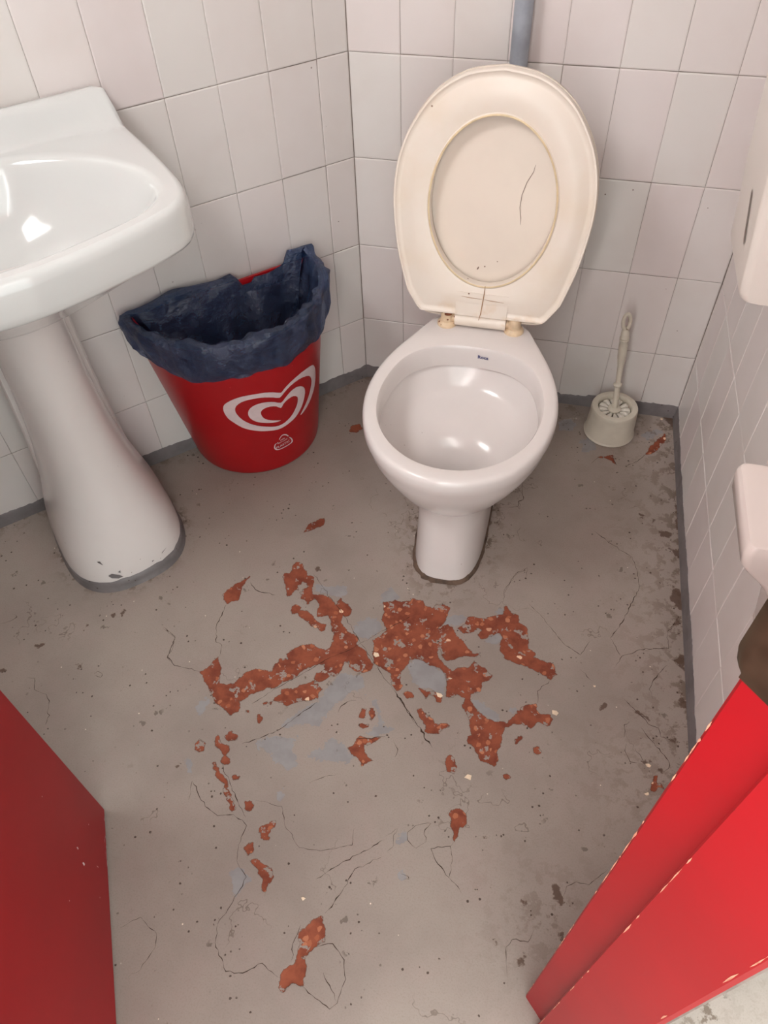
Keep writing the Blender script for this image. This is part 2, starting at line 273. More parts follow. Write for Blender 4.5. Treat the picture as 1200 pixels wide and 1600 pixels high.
# ---------------------------------------------------------------- traced marks (millimetres on the floor; degrees and millimetres on the bin)
RED=[[(-118,-744),(-116,-730),(-104,-716),(-95,-704),(-86,-695),(-78,-684),(-80,-691),(-84,-703),(-85,-717),(-82,-741),(-83,-748),(-95,-754),(-101,-763),(-112,-753)],[(-13,-671),(-9,-661),(3,-661),(2,-639),(6,-629),(20,-629),(25,-639),(36,-646),(41,-656),(54,-659),(59,-672),(58,-685),(63,-698),(70,-713),(61,-727),(53,-718),(44,-716),(38,-701),(48,-685),(45,-677),(34,-674),(33,-683),(25,-687),(35,-696),(25,-701),(18,-717),(12,-715),(3,-692),(-6,-680)],[(67,-703),(77,-698),(89,-698),(101,-700),(110,-709),(118,-713),(123,-696),(131,-705),(148,-712),(154,-721),(151,-740),(141,-737),(138,-750),(146,-761),(159,-771),(174,-775),(187,-782),(184,-795),(204,-806),(218,-822),(226,-834),(225,-846),(212,-854),(195,-853),(183,-846),(179,-833),(170,-842),(172,-856),(162,-872),(153,-872),(144,-885),(134,-892),(124,-885),(126,-873),(140,-863),(134,-850),(115,-859),(95,-878),(87,-894),(73,-902),(63,-913),(54,-924),(41,-923),(32,-934),(18,-942),(7,-958),(0,-961),(7,-971),(5,-982),(-8,-992),(-24,-982),(-41,-977),(-47,-970),(-60,-957),(-76,-940),(-95,-921),(-80,-903),(-74,-883),(-58,-903),(-55,-921),(-48,-934),(-36,-936),(-25,-931),(-14,-914),(-6,-899),(6,-891),(25,-889),(38,-889),(42,-869),(48,-860),(62,-857),(54,-847),(63,-833),(77,-822),(95,-815),(110,-820),(130,-821),(135,-809),(136,-796),(134,-782),(124,-771),(119,-755),(111,-741),(100,-751),(89,-751),(86,-736),(85,-723),(77,-714)],[(31,-748),(32,-737),(39,-731),(50,-736),(50,-744),(65,-741),(77,-748),(86,-757),(99,-764),(113,-764),(114,-776),(110,-783),(97,-777),(85,-775),(76,-767),(65,-762),(53,-759),(48,-752),(38,-756)],[(62,-945),(70,-932),(72,-920),(90,-916),(100,-907),(114,-899),(124,-890),(137,-896),(147,-903),(142,-913),(143,-924),(129,-932),(118,-932),(107,-941),(98,-946),(90,-954),(81,-947)],[(43,-986),(43,-979),(50,-978),(55,-988),(51,-994)],[(18,-977),(23,-974),(29,-978),(22,-982)],[(45,-955),(51,-950),(55,-954),(50,-960)],[(56,-952),(61,-949),(62,-956)],[(-2,-1035),(2,-1028),(5,-1020),(12,-1023),(20,-1026),(22,-1034),(14,-1038),(6,-1040)],[(-46,-1068),(-47,-1058),(-45,-1048),(-39,-1052),(-31,-1054),(-28,-1068),(-34,-1073),(-43,-1071)],[(-16,-1043),(-15,-1034),(-9,-1037),(-6,-1047),(3,-1048),(14,-1045),(18,-1055),(14,-1064),(23,-1072),(26,-1078),(21,-1083),(9,-1080),(9,-1068),(1,-1059),(-10,-1054)],[(-3,-1084),(1,-1082),(8,-1090),(14,-1100),(24,-1102),(35,-1109),(38,-1120),(45,-1126),(54,-1137),(64,-1152),(62,-1158),(55,-1154),(50,-1145),(41,-1135),(33,-1129),(30,-1116),(19,-1113),(10,-1103),(2,-1095)],[(35,-1099),(42,-1095),(51,-1098),(52,-1103),(44,-1106)],[(227,-934),(230,-924),(238,-923),(237,-934),(241,-941),(231,-944)],[(242,-922),(249,-918),(256,-931),(255,-944),(249,-940)],[(232,-960),(236,-952),(249,-953),(250,-958),(238,-963)],[(223,-1004),(230,-998),(234,-985),(242,-978),(264,-976),(278,-971),(263,-987),(252,-993),(253,-1003),(263,-1013),(277,-1015),(264,-1023),(256,-1031),(247,-1019),(236,-1013)],[(212,-689),(234,-679),(264,-674),(269,-666),(290,-666),(299,-678),(315,-680),(317,-671),(334,-666),(348,-672),(346,-693),(341,-713),(336,-724),(347,-713),(361,-716),(372,-733),(387,-742),(400,-757),(410,-766),(420,-764),(419,-771),(401,-773),(385,-779),(378,-788),(362,-792),(349,-778),(346,-769),(343,-779),(348,-792),(359,-799),(371,-808),(379,-814),(389,-802),(407,-796),(417,-782),(423,-785),(435,-792),(444,-799),(457,-803),(449,-816),(438,-823),(437,-842),(422,-852),(422,-865),(434,-878),(448,-888),(461,-893),(473,-897),(484,-892),(494,-894),(499,-887),(506,-881),(510,-867),(516,-857),(525,-850),(542,-844),(544,-857),(552,-862),(569,-860),(574,-867),(568,-885),(560,-879),(548,-879),(538,-894),(522,-890),(507,-893),(493,-903),(489,-916),(490,-933),(485,-952),(491,-969),(483,-979),(473,-975),(458,-976),(453,-965),(445,-955),(432,-946),(430,-936),(435,-931),(431,-917),(424,-901),(418,-886),(409,-881),(411,-870),(412,-861),(397,-857),(388,-866),(376,-867),(373,-852),(373,-838),(366,-821),(358,-814),(347,-809),(332,-810),(318,-802),(305,-800),(294,-807),(289,-825),(283,-835),(285,-853),(292,-863),(287,-880),(279,-873),(270,-861),(266,-844),(255,-839),(241,-833),(228,-827),(220,-812),(220,-792),(214,-779),(224,-767),(235,-749),(227,-743),(219,-727),(218,-706)],[(372,-716),(382,-703),(388,-684),(400,-682),(411,-684),(428,-678),(435,-671),(456,-666),(454,-643),(459,-642),(469,-653),(486,-662),(489,-674),(506,-685),(510,-702),(515,-730),(528,-737),(527,-747),(546,-750),(565,-755),(572,-775),(562,-788),(550,-782),(529,-775),(512,-770),(493,-767),(470,-762),(471,-755),(461,-747),(459,-731),(461,-716),(453,-707),(444,-715),(431,-725),(421,-730),(414,-724),(419,-708),(411,-707),(400,-719),(388,-725)],[(327,-904),(336,-900),(347,-911),(362,-916),(365,-924),(375,-925),(386,-917),(394,-923),(383,-932),(377,-942),(360,-945),(351,-944),(351,-931),(336,-919)],[(297,-878),(306,-871),(315,-874),(318,-882),(307,-886)],[(324,-861),(330,-861),(339,-864),(348,-860),(364,-867),(371,-872),(369,-882),(361,-883),(357,-873),(346,-869),(340,-879),(335,-872)],[(398,-994),(400,-982),(405,-976),(415,-982),(421,-997),(416,-1009),(406,-1005)],[(545,-932),(554,-926),(561,-934),(558,-945),(550,-941)],[(502,-992),(507,-987),(514,-992),(508,-998),(504,-998)],[(512,-923),(520,-913),(526,-916),(523,-923),(515,-929)],[(76,-1137),(83,-1132),(94,-1138),(92,-1150),(82,-1149)],[(114,-1169),(126,-1164),(137,-1154),(142,-1160),(134,-1170),(137,-1188),(126,-1188),(116,-1179)],[(100,-1210),(103,-1200),(113,-1199),(119,-1211),(112,-1220)],[(119,-1226),(127,-1221),(142,-1226),(157,-1230),(163,-1243),(159,-1257),(159,-1266),(152,-1265),(148,-1249),(135,-1237)],[(227,-1311),(239,-1297),(247,-1283),(258,-1277),(266,-1293),(272,-1312),(258,-1320),(251,-1337),(236,-1338),(234,-1323)],[(219,-1375),(223,-1361),(234,-1348),(238,-1338),(250,-1342),(255,-1349),(254,-1362),(255,-1375),(240,-1375),(230,-1390),(223,-1389)],[(420,-1079),(424,-1070),(431,-1065),(441,-1066),(448,-1072),(452,-1085),(449,-1094),(441,-1095),(444,-1106),(440,-1112),(437,-1122),(435,-1111),(429,-1099),(426,-1086)],[(750,-946),(755,-934),(760,-933),(761,-944),(768,-946),(774,-953),(768,-952),(762,-951),(757,-962),(751,-961)],[(-4,-549),(1,-524),(21,-501),(34,-500),(33,-518),(13,-536)],[(12,-217),(11,-196),(30,-186),(42,-201),(28,-218)],[(720,-149),(729,-123),(750,-87),(765,-66),(769,-83),(753,-116),(736,-142)],[(612,-179),(632,-171),(645,-166),(655,-195),(641,-182),(629,-180)]]
BLUE=[[(61,-674),(92,-678),(126,-665),(134,-680),(125,-695),(102,-695),(71,-694)],[(168,-764),(178,-741),(206,-727),(225,-744),(222,-759),(207,-775),(193,-781),(177,-772)],[(205,-672),(218,-647),(234,-660),(242,-675),(211,-688)],[(175,-860),(218,-860),(220,-886),(202,-895),(184,-922),(172,-937),(159,-975),(143,-979),(119,-980),(106,-991),(91,-995),(113,-960),(145,-930),(155,-892)],[(55,-1032),(74,-1018),(98,-1014),(127,-1004),(127,-1028),(143,-1053),(129,-1072),(117,-1059),(102,-1062),(92,-1045),(67,-1042)],[(158,-1037),(165,-1024),(183,-1015),(185,-994),(210,-997),(225,-1010),(237,-1023),(228,-1035),(196,-1034),(174,-1040)],[(247,-972),(265,-951),(261,-926),(238,-905),(225,-894),(250,-904),(266,-929),(275,-948),(294,-953),(289,-964),(263,-974)],[(-77,-994),(-64,-969),(-54,-974),(-57,-987),(-64,-1005)],[(-53,-1086),(-46,-1084),(-32,-1113),(-41,-1111)],[(292,-822),(301,-803),(322,-801),(349,-811),(366,-821),(372,-843),(376,-867),(359,-859),(342,-857),(326,-860),(309,-850)],[(430,-733),(442,-715),(451,-708),(461,-718),(457,-734),(441,-737)],[(426,-864),(439,-857),(449,-870),(478,-881),(480,-893),(469,-898),(448,-885),(434,-875)],[(343,-712),(348,-693),(368,-686),(388,-687),(380,-704),(364,-712)],[(441,-651),(454,-645),(454,-667),(439,-667)],[(495,-870),(505,-857),(509,-863),(499,-872)],[(92,-1247),(102,-1237),(127,-1252),(116,-1281),(108,-1278)],[(123,-1112),(134,-1101),(141,-1113),(132,-1121)],[(346,-1142),(350,-1125),(357,-1121),(363,-1133),(354,-1143)],[(355,-1188),(364,-1185),(377,-1191),(372,-1197),(360,-1194)],[(510,-78),(531,-59),(557,-73),(547,-98),(516,-105)],[(568,-131),(598,-115),(607,-158),(577,-169)],[(710,-82),(749,-46),(759,-63),(726,-97)]]
CRACK=[[(-207,-846),(-174,-861),(-172,-903),(-149,-919),(-114,-918),(-95,-921)],[(-102,-765),(-103,-817),(-90,-852),(-76,-856),(-72,-883)],[(51,-651),(135,-730),(185,-783),(226,-825),(259,-859),(285,-881),(331,-931)],[(285,-881),(333,-931),(371,-970)],[(25,-962),(65,-917),(110,-870),(142,-834),(171,-813),(198,-785),(229,-753),(280,-705)],[(35,-1039),(67,-1019),(92,-999),(115,-968),(145,-930)],[(-72,-701),(-49,-718),(-11,-720)],[(188,-943),(190,-929),(200,-917),(215,-912)],[(234,-985),(278,-970),(285,-967)],[(300,-972),(308,-983),(312,-992),(310,-1002)],[(175,-1081),(194,-1067),(218,-1055)],[(-20,-1156),(-27,-1124),(12,-1160),(39,-1170),(65,-1162),(93,-1174),(91,-1207),(97,-1231),(121,-1251),(111,-1297),(101,-1327),(110,-1357),(137,-1384),(163,-1380),(187,-1361),(217,-1373)],[(233,-1227),(271,-1190),(324,-1144)],[(260,-1273),(278,-1236),(289,-1199),(326,-1172)],[(94,-1130),(141,-1130),(156,-1159),(191,-1188),(226,-1185),(275,-1164),(271,-1138)],[(255,-1375),(279,-1386),(303,-1394),(312,-1384),(316,-1352),(307,-1328),(284,-1311),(258,-1320)],[(281,-1352),(312,-1384)],[(-46,-1367),(-21,-1345),(14,-1362),(19,-1379),(10,-1412),(-4,-1426)],[(229,-1347),(224,-1326),(228,-1297)],[(9,-1080),(62,-1137),(88,-1162)],[(440,-1177),(419,-1161),(403,-1140),(420,-1134),(433,-1129),(440,-1146),(440,-1177)],[(437,-1122),(433,-1129)],[(440,-1177),(456,-1187),(463,-1195)],[(379,-1145),(362,-1135),(360,-1123),(371,-1109),(395,-1100),(387,-1120),(393,-1131),(379,-1145)],[(324,-1140),(342,-1120)],[(342,-1120),(338,-1133),(342,-1150),(334,-1160)],[(364,-1189),(375,-1190),(378,-1194),(369,-1197)],[(550,-1296),(542,-1255),(550,-1242),(574,-1240),(581,-1221)],[(620,-1163),(624,-1147),(638,-1137),(658,-1137),(686,-1106)],[(452,-633),(452,-606),(464,-565),(488,-537),(489,-565)],[(561,-791),(541,-818),(544,-842)],[(503,-627),(531,-652),(583,-708),(613,-723),(629,-688)],[(680,-733),(691,-708),(724,-686),(778,-671),(775,-635),(792,-601)],[(620,-408),(657,-436),(702,-462),(714,-501),(718,-541),(688,-631),(667,-672),(688,-708)],[(675,-196),(704,-173),(724,-142)],[(598,-204),(614,-179)],[(655,-195),(645,-166)],[(750,-787),(743,-768),(749,-750),(763,-727),(776,-708)],[(698,-797),(711,-810),(731,-826),(743,-839),(761,-843),(765,-858),(781,-861)],[(730,-848),(744,-865),(763,-882),(779,-901),(779,-915),(768,-926)],[(702,-874),(701,-850),(710,-842)],[(706,-886),(704,-899),(714,-918),(726,-917)],[(721,-891),(733,-905),(737,-913)],[(615,-754),(639,-775)],[(786,-695),(798,-707),(808,-715)],[(-208,-843),(-175,-859),(-169,-884),(-171,-906),(-150,-919),(-116,-920)],[(-418,-1007),(-405,-1005),(-393,-1027),(-365,-1031),(-352,-1042),(-345,-1063),(-337,-1068),(-335,-1087)],[(-539,-910),(-521,-898),(-514,-887),(-522,-883)],[(-296,-970),(-292,-964),(-280,-967),(-279,-975),(-292,-973)],[(412,-384),(448,-372),(447,-357),(457,-349),(447,-294)],[(461,-431),(455,-444),(463,-466),(475,-467)],[(481,-542),(466,-560),(463,-575),(453,-595),(450,-621)]]
BROWN=[[(798,-680),(807,-681),(809,-715),(802,-711),(790,-697)],[(719,-817),(727,-818),(751,-830),(747,-838),(735,-829)],[(655,-825),(662,-814),(672,-814),(671,-821),(659,-829)],[(733,-912),(741,-908),(750,-910),(737,-915)],[(760,-920),(771,-917),(768,-925)],[(809,-856),(815,-855),(815,-872),(809,-869)],[(781,-858),(790,-854),(792,-864),(782,-864)],[(796,-772),(806,-772),(810,-794),(798,-790)],[(787,-519),(798,-523),(807,-572),(797,-575),(787,-558),(780,-559)],[(776,-421),(803,-419),(803,-440),(790,-439)],[(792,-595),(797,-590),(795,-610),(782,-622)],[(787,-271),(795,-301),(800,-368),(792,-363)],[(754,-378),(787,-375),(776,-392),(760,-392)],[(643,-270),(657,-267),(652,-276)],[(712,-336),(726,-339),(720,-348)],[(737,-345),(751,-345),(743,-355)],[(755,3),(798,12),(798,-45),(774,-31)],[(602,-1152),(608,-1146),(623,-1169),(619,-1177),(608,-1168)],[(560,-1266),(572,-1261),(575,-1271),(564,-1276)],[(615,-1219),(627,-1212),(626,-1226)],[(557,-1185),(562,-1182),(566,-1194),(561,-1193)],[(522,-1251),(531,-1248),(530,-1255)],[(669,-1072),(676,-1068),(679,-1073)],[(-326,-841),(-320,-834),(-313,-840),(-320,-845)],[(-304,-842),(-307,-824),(-302,-825),(-299,-837)],[(-439,-939),(-425,-931),(-424,-936),(-435,-941)],[(-368,-885),(-363,-870),(-361,-872),(-364,-886)],[(-341,-959),(-329,-955),(-325,-963),(-334,-966)],[(-481,-1005),(-475,-1000),(-469,-1006),(-474,-1012)],[(603,-1157),(610,-1158),(625,-1171),(616,-1173)],[(601,-1149),(606,-1147),(609,-1155),(604,-1157)],[(556,-1182),(561,-1184),(567,-1189),(564,-1196)],[(485,-1102),(491,-1099),(489,-1103)],[(52,-636),(57,-631),(64,-639),(59,-643)],[(98,-887),(109,-880),(110,-888),(103,-892)],[(-65,-1107),(-64,-1096),(-60,-1106)]]
CHIPS=[(443,-1007,7),(578,-854,6),(365,-867,8),(227,-810,6),(745,-918,5),(744,-969,4),(732,-1,4),(756,-15,4),(644,-785,3),(220,-1260,4),(377,-828,3)]
HEART=[(85.1,251),(90.2,262),(95.8,270),(103.3,274),(110.0,274),(115.6,269),(120.2,260),(122.8,252),(124.2,240),(124.4,226),(123.2,208),(119.9,192),(115.8,176),(110.4,164),(103.9,154),(97.7,147),(91.2,141),(85.8,141),(79.9,145),(74.6,151),(70.0,163),(66.8,176),(64.5,194),(63.8,209),(65.1,222),(68.3,234),(72.9,241),(77.7,239),(82.4,229),(85.8,221),(90.5,232),(94.8,239),(99.1,242),(103.4,241),(107.0,234),(109.0,222),(109.1,208),(107.2,195),(103.9,185),(98.9,176),(93.6,169),(89.4,166),(87.5,167),(92.5,175),(97.0,184),(99.7,194),(100.9,208),(100.2,218),(97.7,223),(93.9,223),(89.4,216),(86.3,205),(84.1,214),(80.0,221),(75.3,220),(71.9,209),(71.9,195),(73.5,182),(77.4,166),(82.5,156),(87.3,152),(92.4,154),(98.7,163),(104.5,173),(109.9,186),(114.1,202),(116.5,221),(116.8,235),(115.3,247),(111.6,257),(106.6,261),(101.1,260),(96.4,256),(90.8,247),(86.3,238),(82.8,246),(77.3,256),(69.6,258),(61.8,248),(57.0,234),(55.2,216),(56.4,200),(59.5,181),(63.8,165),(69.6,148),(68.5,145),(61.8,153),(54.7,169),(50.1,187),(48.2,211),(49.5,239),(52.8,256),(57.7,266),(67.3,272),(77.1,267),(82.5,257)]
TRI=[(92.5,98),(90.5,110),(88.0,117),(84.8,113),(82.6,103),(81.7,97),(79.8,87),(79.4,76),(81.9,72),(88.1,70),(92.9,70),(95.5,75),(96.3,84),(95.2,94),(93.8,96)]
# ---------------------------------------------------------------- frames of reference of the walls
A_L = 2.358345
DL = Vector((math.cos(A_L), -math.sin(A_L), 0)); NL = Vector((-DL.y, DL.x, 0)); NL = NL if NL.y < 0 else -NL
ER = Vector((0.034886, -1, 0)).normalized(); NR = Vector((-1, -0.034886, 0)).normalized()
XR = 0.78868
def back(u, d, z): return Vector((u, -d, z))
def left(u, d, z): return DL*u+NL*d+Vector((0, 0, z))
def right(u, d, z): return Vector((XR, 0, 0))+ER*u+NR*d+Vector((0, 0, z))
J0 = Vector((0.578, -1.311, 0)); JO = Vector((.7071, -.7071, 0)); JM = Vector((-.7071, -.7071, 0))
def door(m, s, z): return J0+JM*m+JO*s+Vector((0, 0, z))     # m across the opening, s towards the outside
TOP = 2.45; TW = 0.09967; TH = 0.2; Z0 = 0.18

# ---------------------------------------------------------------- floor
def build_floor():
    xs = np.concatenate([np.arange(-1.5, -.72, .06), np.arange(-.72, .93, .0032), np.arange(.93, 2.2, .06)])
    ys = np.concatenate([np.arange(-2.9, -1.52, .06), np.arange(-1.52, .0, .0032), np.array([.0, .03, .06])])
    X, Y = np.meshgrid(xs, ys); nx, ny = len(xs), len(ys); p = np.stack([X.ravel(), Y.ravel()], 1)
    def field(polys, reach=.03):
        out = np.full(len(p), reach)
        for pg in polys:
            q = np.array(pg, float)/1000; lo = q.min(0)-reach; hi = q.max(0)+reach
            idx = np.where((p[:, 0] > lo[0]) & (p[:, 0] < hi[0]) & (p[:, 1] > lo[1]) & (p[:, 1] < hi[1]))[0]
            if not len(idx): continue
            a = p[idx]; d = np.full(len(idx), 9.); ins = np.zeros(len(idx), bool)
            for i in range(len(q)):
                s, e = q[i-1], q[i]; v = e-s; t = np.clip(((a-s)@v)/(v@v+1e-12), 0, 1); d = np.minimum(d, np.hypot(*(a-s-t[:, None]*v).T))
                c = (s[1] > a[:, 1]) != (e[1] > a[:, 1])
                with np.errstate(divide='ignore', invalid='ignore'):
                    xi = (e[0]-s[0])*(a[:, 1]-s[1])/(e[1]-s[1])+s[0]
                ins ^= c & (a[:, 0] < xi)
            out[idx] = np.minimum(out[idx], np.where(ins, -d, d))
        return out
    fr, fb, fw = field(RED), field(BLUE), field(BROWN)
    # grime: along the skirting, round the toilet foot and the pedestal
    dl = p@np.array([NL.x, NL.y]); dr = (p-np.array([XR, 0]))@np.array([NR.x, NR.y]); db = -p[:, 1]
    def foot(cx, cy, a, b): return np.maximum(np.hypot((p[:, 0]-cx)/a, (p[:, 1]-cy)/b)-1, 0)*min(a, b)
    pc = left(.735, .19, 0)
    g = np.maximum.reduce([.8*np.exp(-np.maximum(dr, 0)/.06), .7*np.exp(-np.maximum(db, 0)/.03), .55*np.exp(-np.maximum(dl, 0)/.025),
        .8*np.exp(-foot(.317, -.46, .085, .155)/.018), .7*np.exp(-foot(pc.x, pc.y, .135, .135)/.010),
        .75*np.exp(-np.hypot(p[:, 0]-.77, p[:, 1]+.05)/.09), .5*np.exp(-np.hypot(p[:, 0]-.60, p[:, 1]+1.20)/.06), .4*np.exp(-np.hypot(p[:, 0]-.74, p[:, 1]+.95)/.08)])
    g = np.where(dr < -.015, .12, g)
    z = -.0009*sstep(.0005, -.0035, fr)
    v = np.column_stack([p, z]).astype(np.float32)
    i = np.arange(nx*ny).reshape(ny, nx); quads = np.stack([i[:-1, :-1], i[:-1, 1:], i[1:, 1:], i[1:, :-1]], -1).reshape(-1, 4)
    me = bpy.data.meshes.new('floor'); me.vertices.add(len(v)); me.vertices.foreach_set('co', v.ravel())
    me.loops.add(quads.size); me.loops.foreach_set('vertex_index', quads.ravel().astype(np.int32))
    me.polygons.add(len(quads)); me.polygons.foreach_set('loop_start', np.arange(0, quads.size, 4, dtype=np.int32))
    me.update(calc_edges=True); me.validate()
    for nme, arr in (('sd_red', fr), ('sd_blue', fb), ('sd_brown', fw), ('dirt', np.clip(g, 0, 1))):
        at = me.attributes.new(nme, 'FLOAT', 'POINT'); at.data.foreach_set('value', arr.astype(np.float32))
    me.polygons.foreach_set('use_smooth', [True]*len(me.polygons)); me.materials.append(M['floor'])
    fl = bpy.data.objects.new('floor', me); COL.objects.link(fl)
    tag(fl, 'grey painted floor flaking to red screed in a star-shaped patch', 'floor', kind='structure')
    # hairline cracks in the paint: thin jagged dark seams
    mb = MB(); rr = random.Random(3)
    for c in CRACK:
        q = [np.array(a, float)/1000 for a in c]; pts = [q[0]]
        for s, e in zip(q[:-1], q[1:]):
            L = np.hypot(*(e-s)); n = max(2, int(L/.006)); nv = np.array([-(e-s)[1], (e-s)[0]])/max(L, 1e-6)
            for k in range(1, n+1):
                pts.append(s+(e-s)*k/n+(nv*rr.gauss(0, .0010) if k < n else 0))
        w0 = rr.uniform(.0005, .0009)*(2.4 if c is CRACK[3] else 1.); L_, R_ = [], []
        for k, a in enumerate(pts):
            b0 = pts[max(k-1, 0)]; b1 = pts[min(k+1, len(pts)-1)]; t = b1-b0; t = t/max(np.hypot(*t), 1e-9); nv = np.array([-t[1], t[0]])
            w = w0*rr.choice((.35, .6, .8, 1., 1.3, 1.9))*.55*(min(k, len(pts)-1-k)/3+.25 if min(k, len(pts)-1-k) < 2 else 1)
            L_.append((*(a+nv*w), .00025)); R_.append((*(a-nv*w), .00025))
        n = len(pts); mb.add(L_+R_, [(k, k+1, n+k+1, n+k) for k in range(n-1)])
    cr = mb.build('crack_lines', M['dirt'], fl); tag(cr, kind='stuff')
build_floor()

# ---------------------------------------------------------------- tiled walls
def tile_mesh(name, w, h, var):
    g = .0011; a, b, t = w/2-g/2, h/2-g/2, .006; c1, c2 = .0007, .0026
    rr = random.Random(var); v = []
    for ins, d in ((0, -.004), (0, -.0012), (c1, -.0004), (c2, 0.)):
        v += [(-a+ins, d, -b+ins), (a-ins, d, -b+ins), (a-ins, d, b-ins), (-a+ins, d, b-ins)]
    f = [(12, 13, 14, 15)]
    for r in range(3):
        for k in range(4): f.append((r*4+k, r*4+(k+1) % 4, r*4+4+(k+1) % 4, r*4+4+k))
    me = bpy.data.meshes.new(name); me.from_pydata(v, [], f); me.update(); me.materials.append(M['tile'])
    return me
CACHE = {}
def tiled_wall(name, fn, cuts, u_end, label, thick=.10, top=2.25, u0=0., ext=(0., 0.)):
    e1 = (fn(1, 0, 0)-fn(0, 0, 0)).normalized(); e2 = (fn(0, 1, 0)-fn(0, 0, 0)).normalized()
    wall = MB().box((u0-ext[0], -thick, -.02), (u_end+ext[1], -.0016, TOP+.04), lambda u, d, z: fn(u, d, z)).build(name, M['grout'], None)
    tag(wall, label, 'wall', kind='structure')
    us = [u0]+[c for c in cuts if u0+.004 < c < u_end-.004]+[u_end]
    zs = [0.0]+[Z0+TH*k for k in range(0, 12) if Z0+TH*k < top]
    rot = Matrix((e1, e2, Vector((0, 0, 1)))).transposed().to_4x4()
    if e1.cross(e2).z < 0: pass
    for a, b in zip(us[:-1], us[1:]):
        for c, d in zip(zs[:-1], zs[1:]):
            key = (round(b-a, 3), round(d-c, 3))
            if key not in CACHE: CACHE[key] = tile_mesh('tile', b-a, d-c, 1)
            o = bpy.data.objects.new('tile', CACHE[key]); COL.objects.link(o)
            tilt = Matrix.Rotation(random.gauss(0, .0035), 4, 'Z') @ Matrix.Rotation(random.gauss(0, .003), 4, 'X')
            mm = Matrix.Translation(fn((a+b)/2, random.gauss(0, .00025), (c+d)/2)) @ rot @ tilt
            o.parent = wall; o.matrix_local = mm
    # upper wall above the tiles
    MB().box((u0, -.0016, zs[-1]), (u_end, .0, TOP), lambda u, d, z: fn(u, d, z)).build('plaster_band', M['plaster'], wall)
    return wall
tiled_wall('wall_back', back, [.10041+TW*k for k in range(8)], XR, 'back wall of narrow upright white tiles behind the toilet', ext=(.04, .1))
tiled_wall('wall_left', left, [.06685+TW*k for k in range(14)], 1.335, 'angled white-tiled wall behind the basin and red bin', ext=(.04, .1))
tiled_wall('wall_right', right, [.60644-.09967*6+TW*k for k in range(12)], 1.063, 'white-tiled wall at right beside the toilet brush', ext=(.1, .06))
def skirting(name, fn, u_end, label, h=.031, gaps=(), u0=0.):
    mb = MB(); n = int((u_end-u0)/.006); rr = random.Random(len(name)); rows = []; hz = 0
    top = []
    for k in range(n+1):
        hz = .75*hz+rr.gauss(0, .0011); u = u0+(u_end-u0)*k/n
        hh = h+hz+.003*math.sin(u*9+len(name))
        for a, b, g in gaps:
            if a < u < b: hh -= g
        top.append((u, hh))
    rings = [[fn(u, .0, -.001), fn(u, .0065, -.001), fn(u, .004, .010), fn(u, .0022, hh-.003), fn(u, .0008, hh), fn(u, .0, hh)] for u, hh in top]
    mb.loft(rings, True, True)
    return tag(mb.build(name, M['skirt'], None, True, 40), label, 'skirting', kind='structure')
skirting('baseboard_back', back, XR, 'grey painted skirting band under the back wall tiles', gaps=((.505, .57, .006), (.60, .66, .012)))
skirting('baseboard_left', left, 1.335, 'grey painted skirting band under the angled left wall', gaps=((.80, .83, .004),))
skirting('baseboard_right', right, 1.063, 'grey painted skirting band along the right wall')
# door wall, end wall and ceiling close the room
def door_wall():
    mb = MB(); ow = .62; fr = .045
    m_r = -(Vector((XR, 0, 0))+ER*1.063-J0).length
    T = lambda m, s, z: door(m, s, z)
    mb.box((m_r-.25, .0, 0), (-fr, .118, TOP), T); mb.box((ow+fr, 0, 0), (ow+.42, .118, TOP), T); mb.box((-fr, 0, 2.1), (ow+fr, .118, TOP), T)
    return tag(mb.build('wall_door', M['reveal']), 'white plaster wall around the red door frame', 'wall', kind='structure')
door_wall()
def end_wall():
    a = left(1.335, 0, 0); e = JO
    F = lambda u, d, z: a+e*u+DL*d+Vector((0, 0, z))
    mb = MB(); L = 1.40
    mb.box((0, 0, 0), (L, .1, 1.75), F); mb.box((0, 0, 2.28), (L, .1, TOP), F); mb.box((0, 0, 1.75), (.30, .1, 2.28), F); mb.box((.86, 0, 1.75), (L, .1, 2.28), F)
    tag(mb.build('wall_end', M['plaster']), 'white plaster end wall with a small high window', 'wall', kind='structure')
    w = tag(MB().box((.30, .03, 1.75), (.33, .07, 2.28), F).box((.83, .03, 1.75), (.86, .07, 2.28), F).box((.33, .03, 1.75), (.83, .07, 1.78), F).box((.33, .03, 2.25), (.83, .07, 2.28), F)
            .box((.57, .03, 1.78), (.59, .07, 2.25), F).build('window_1', M['ceramic']), 'small high white framed window over the basin side', 'window', kind='structure')
    for u0, u1 in ((.33, .57), (.59, .83)): MB().box((u0, .048, 1.78), (u1, .052, 2.25), F).build('pane', M['glass'], w)
end_wall()
tag(MB().box((-1.3, -2.1, TOP), (1.0, .1, TOP+.08)).build('ceiling', M['plaster']), 'plain white ceiling above the toilet room', 'ceiling', kind='structure')

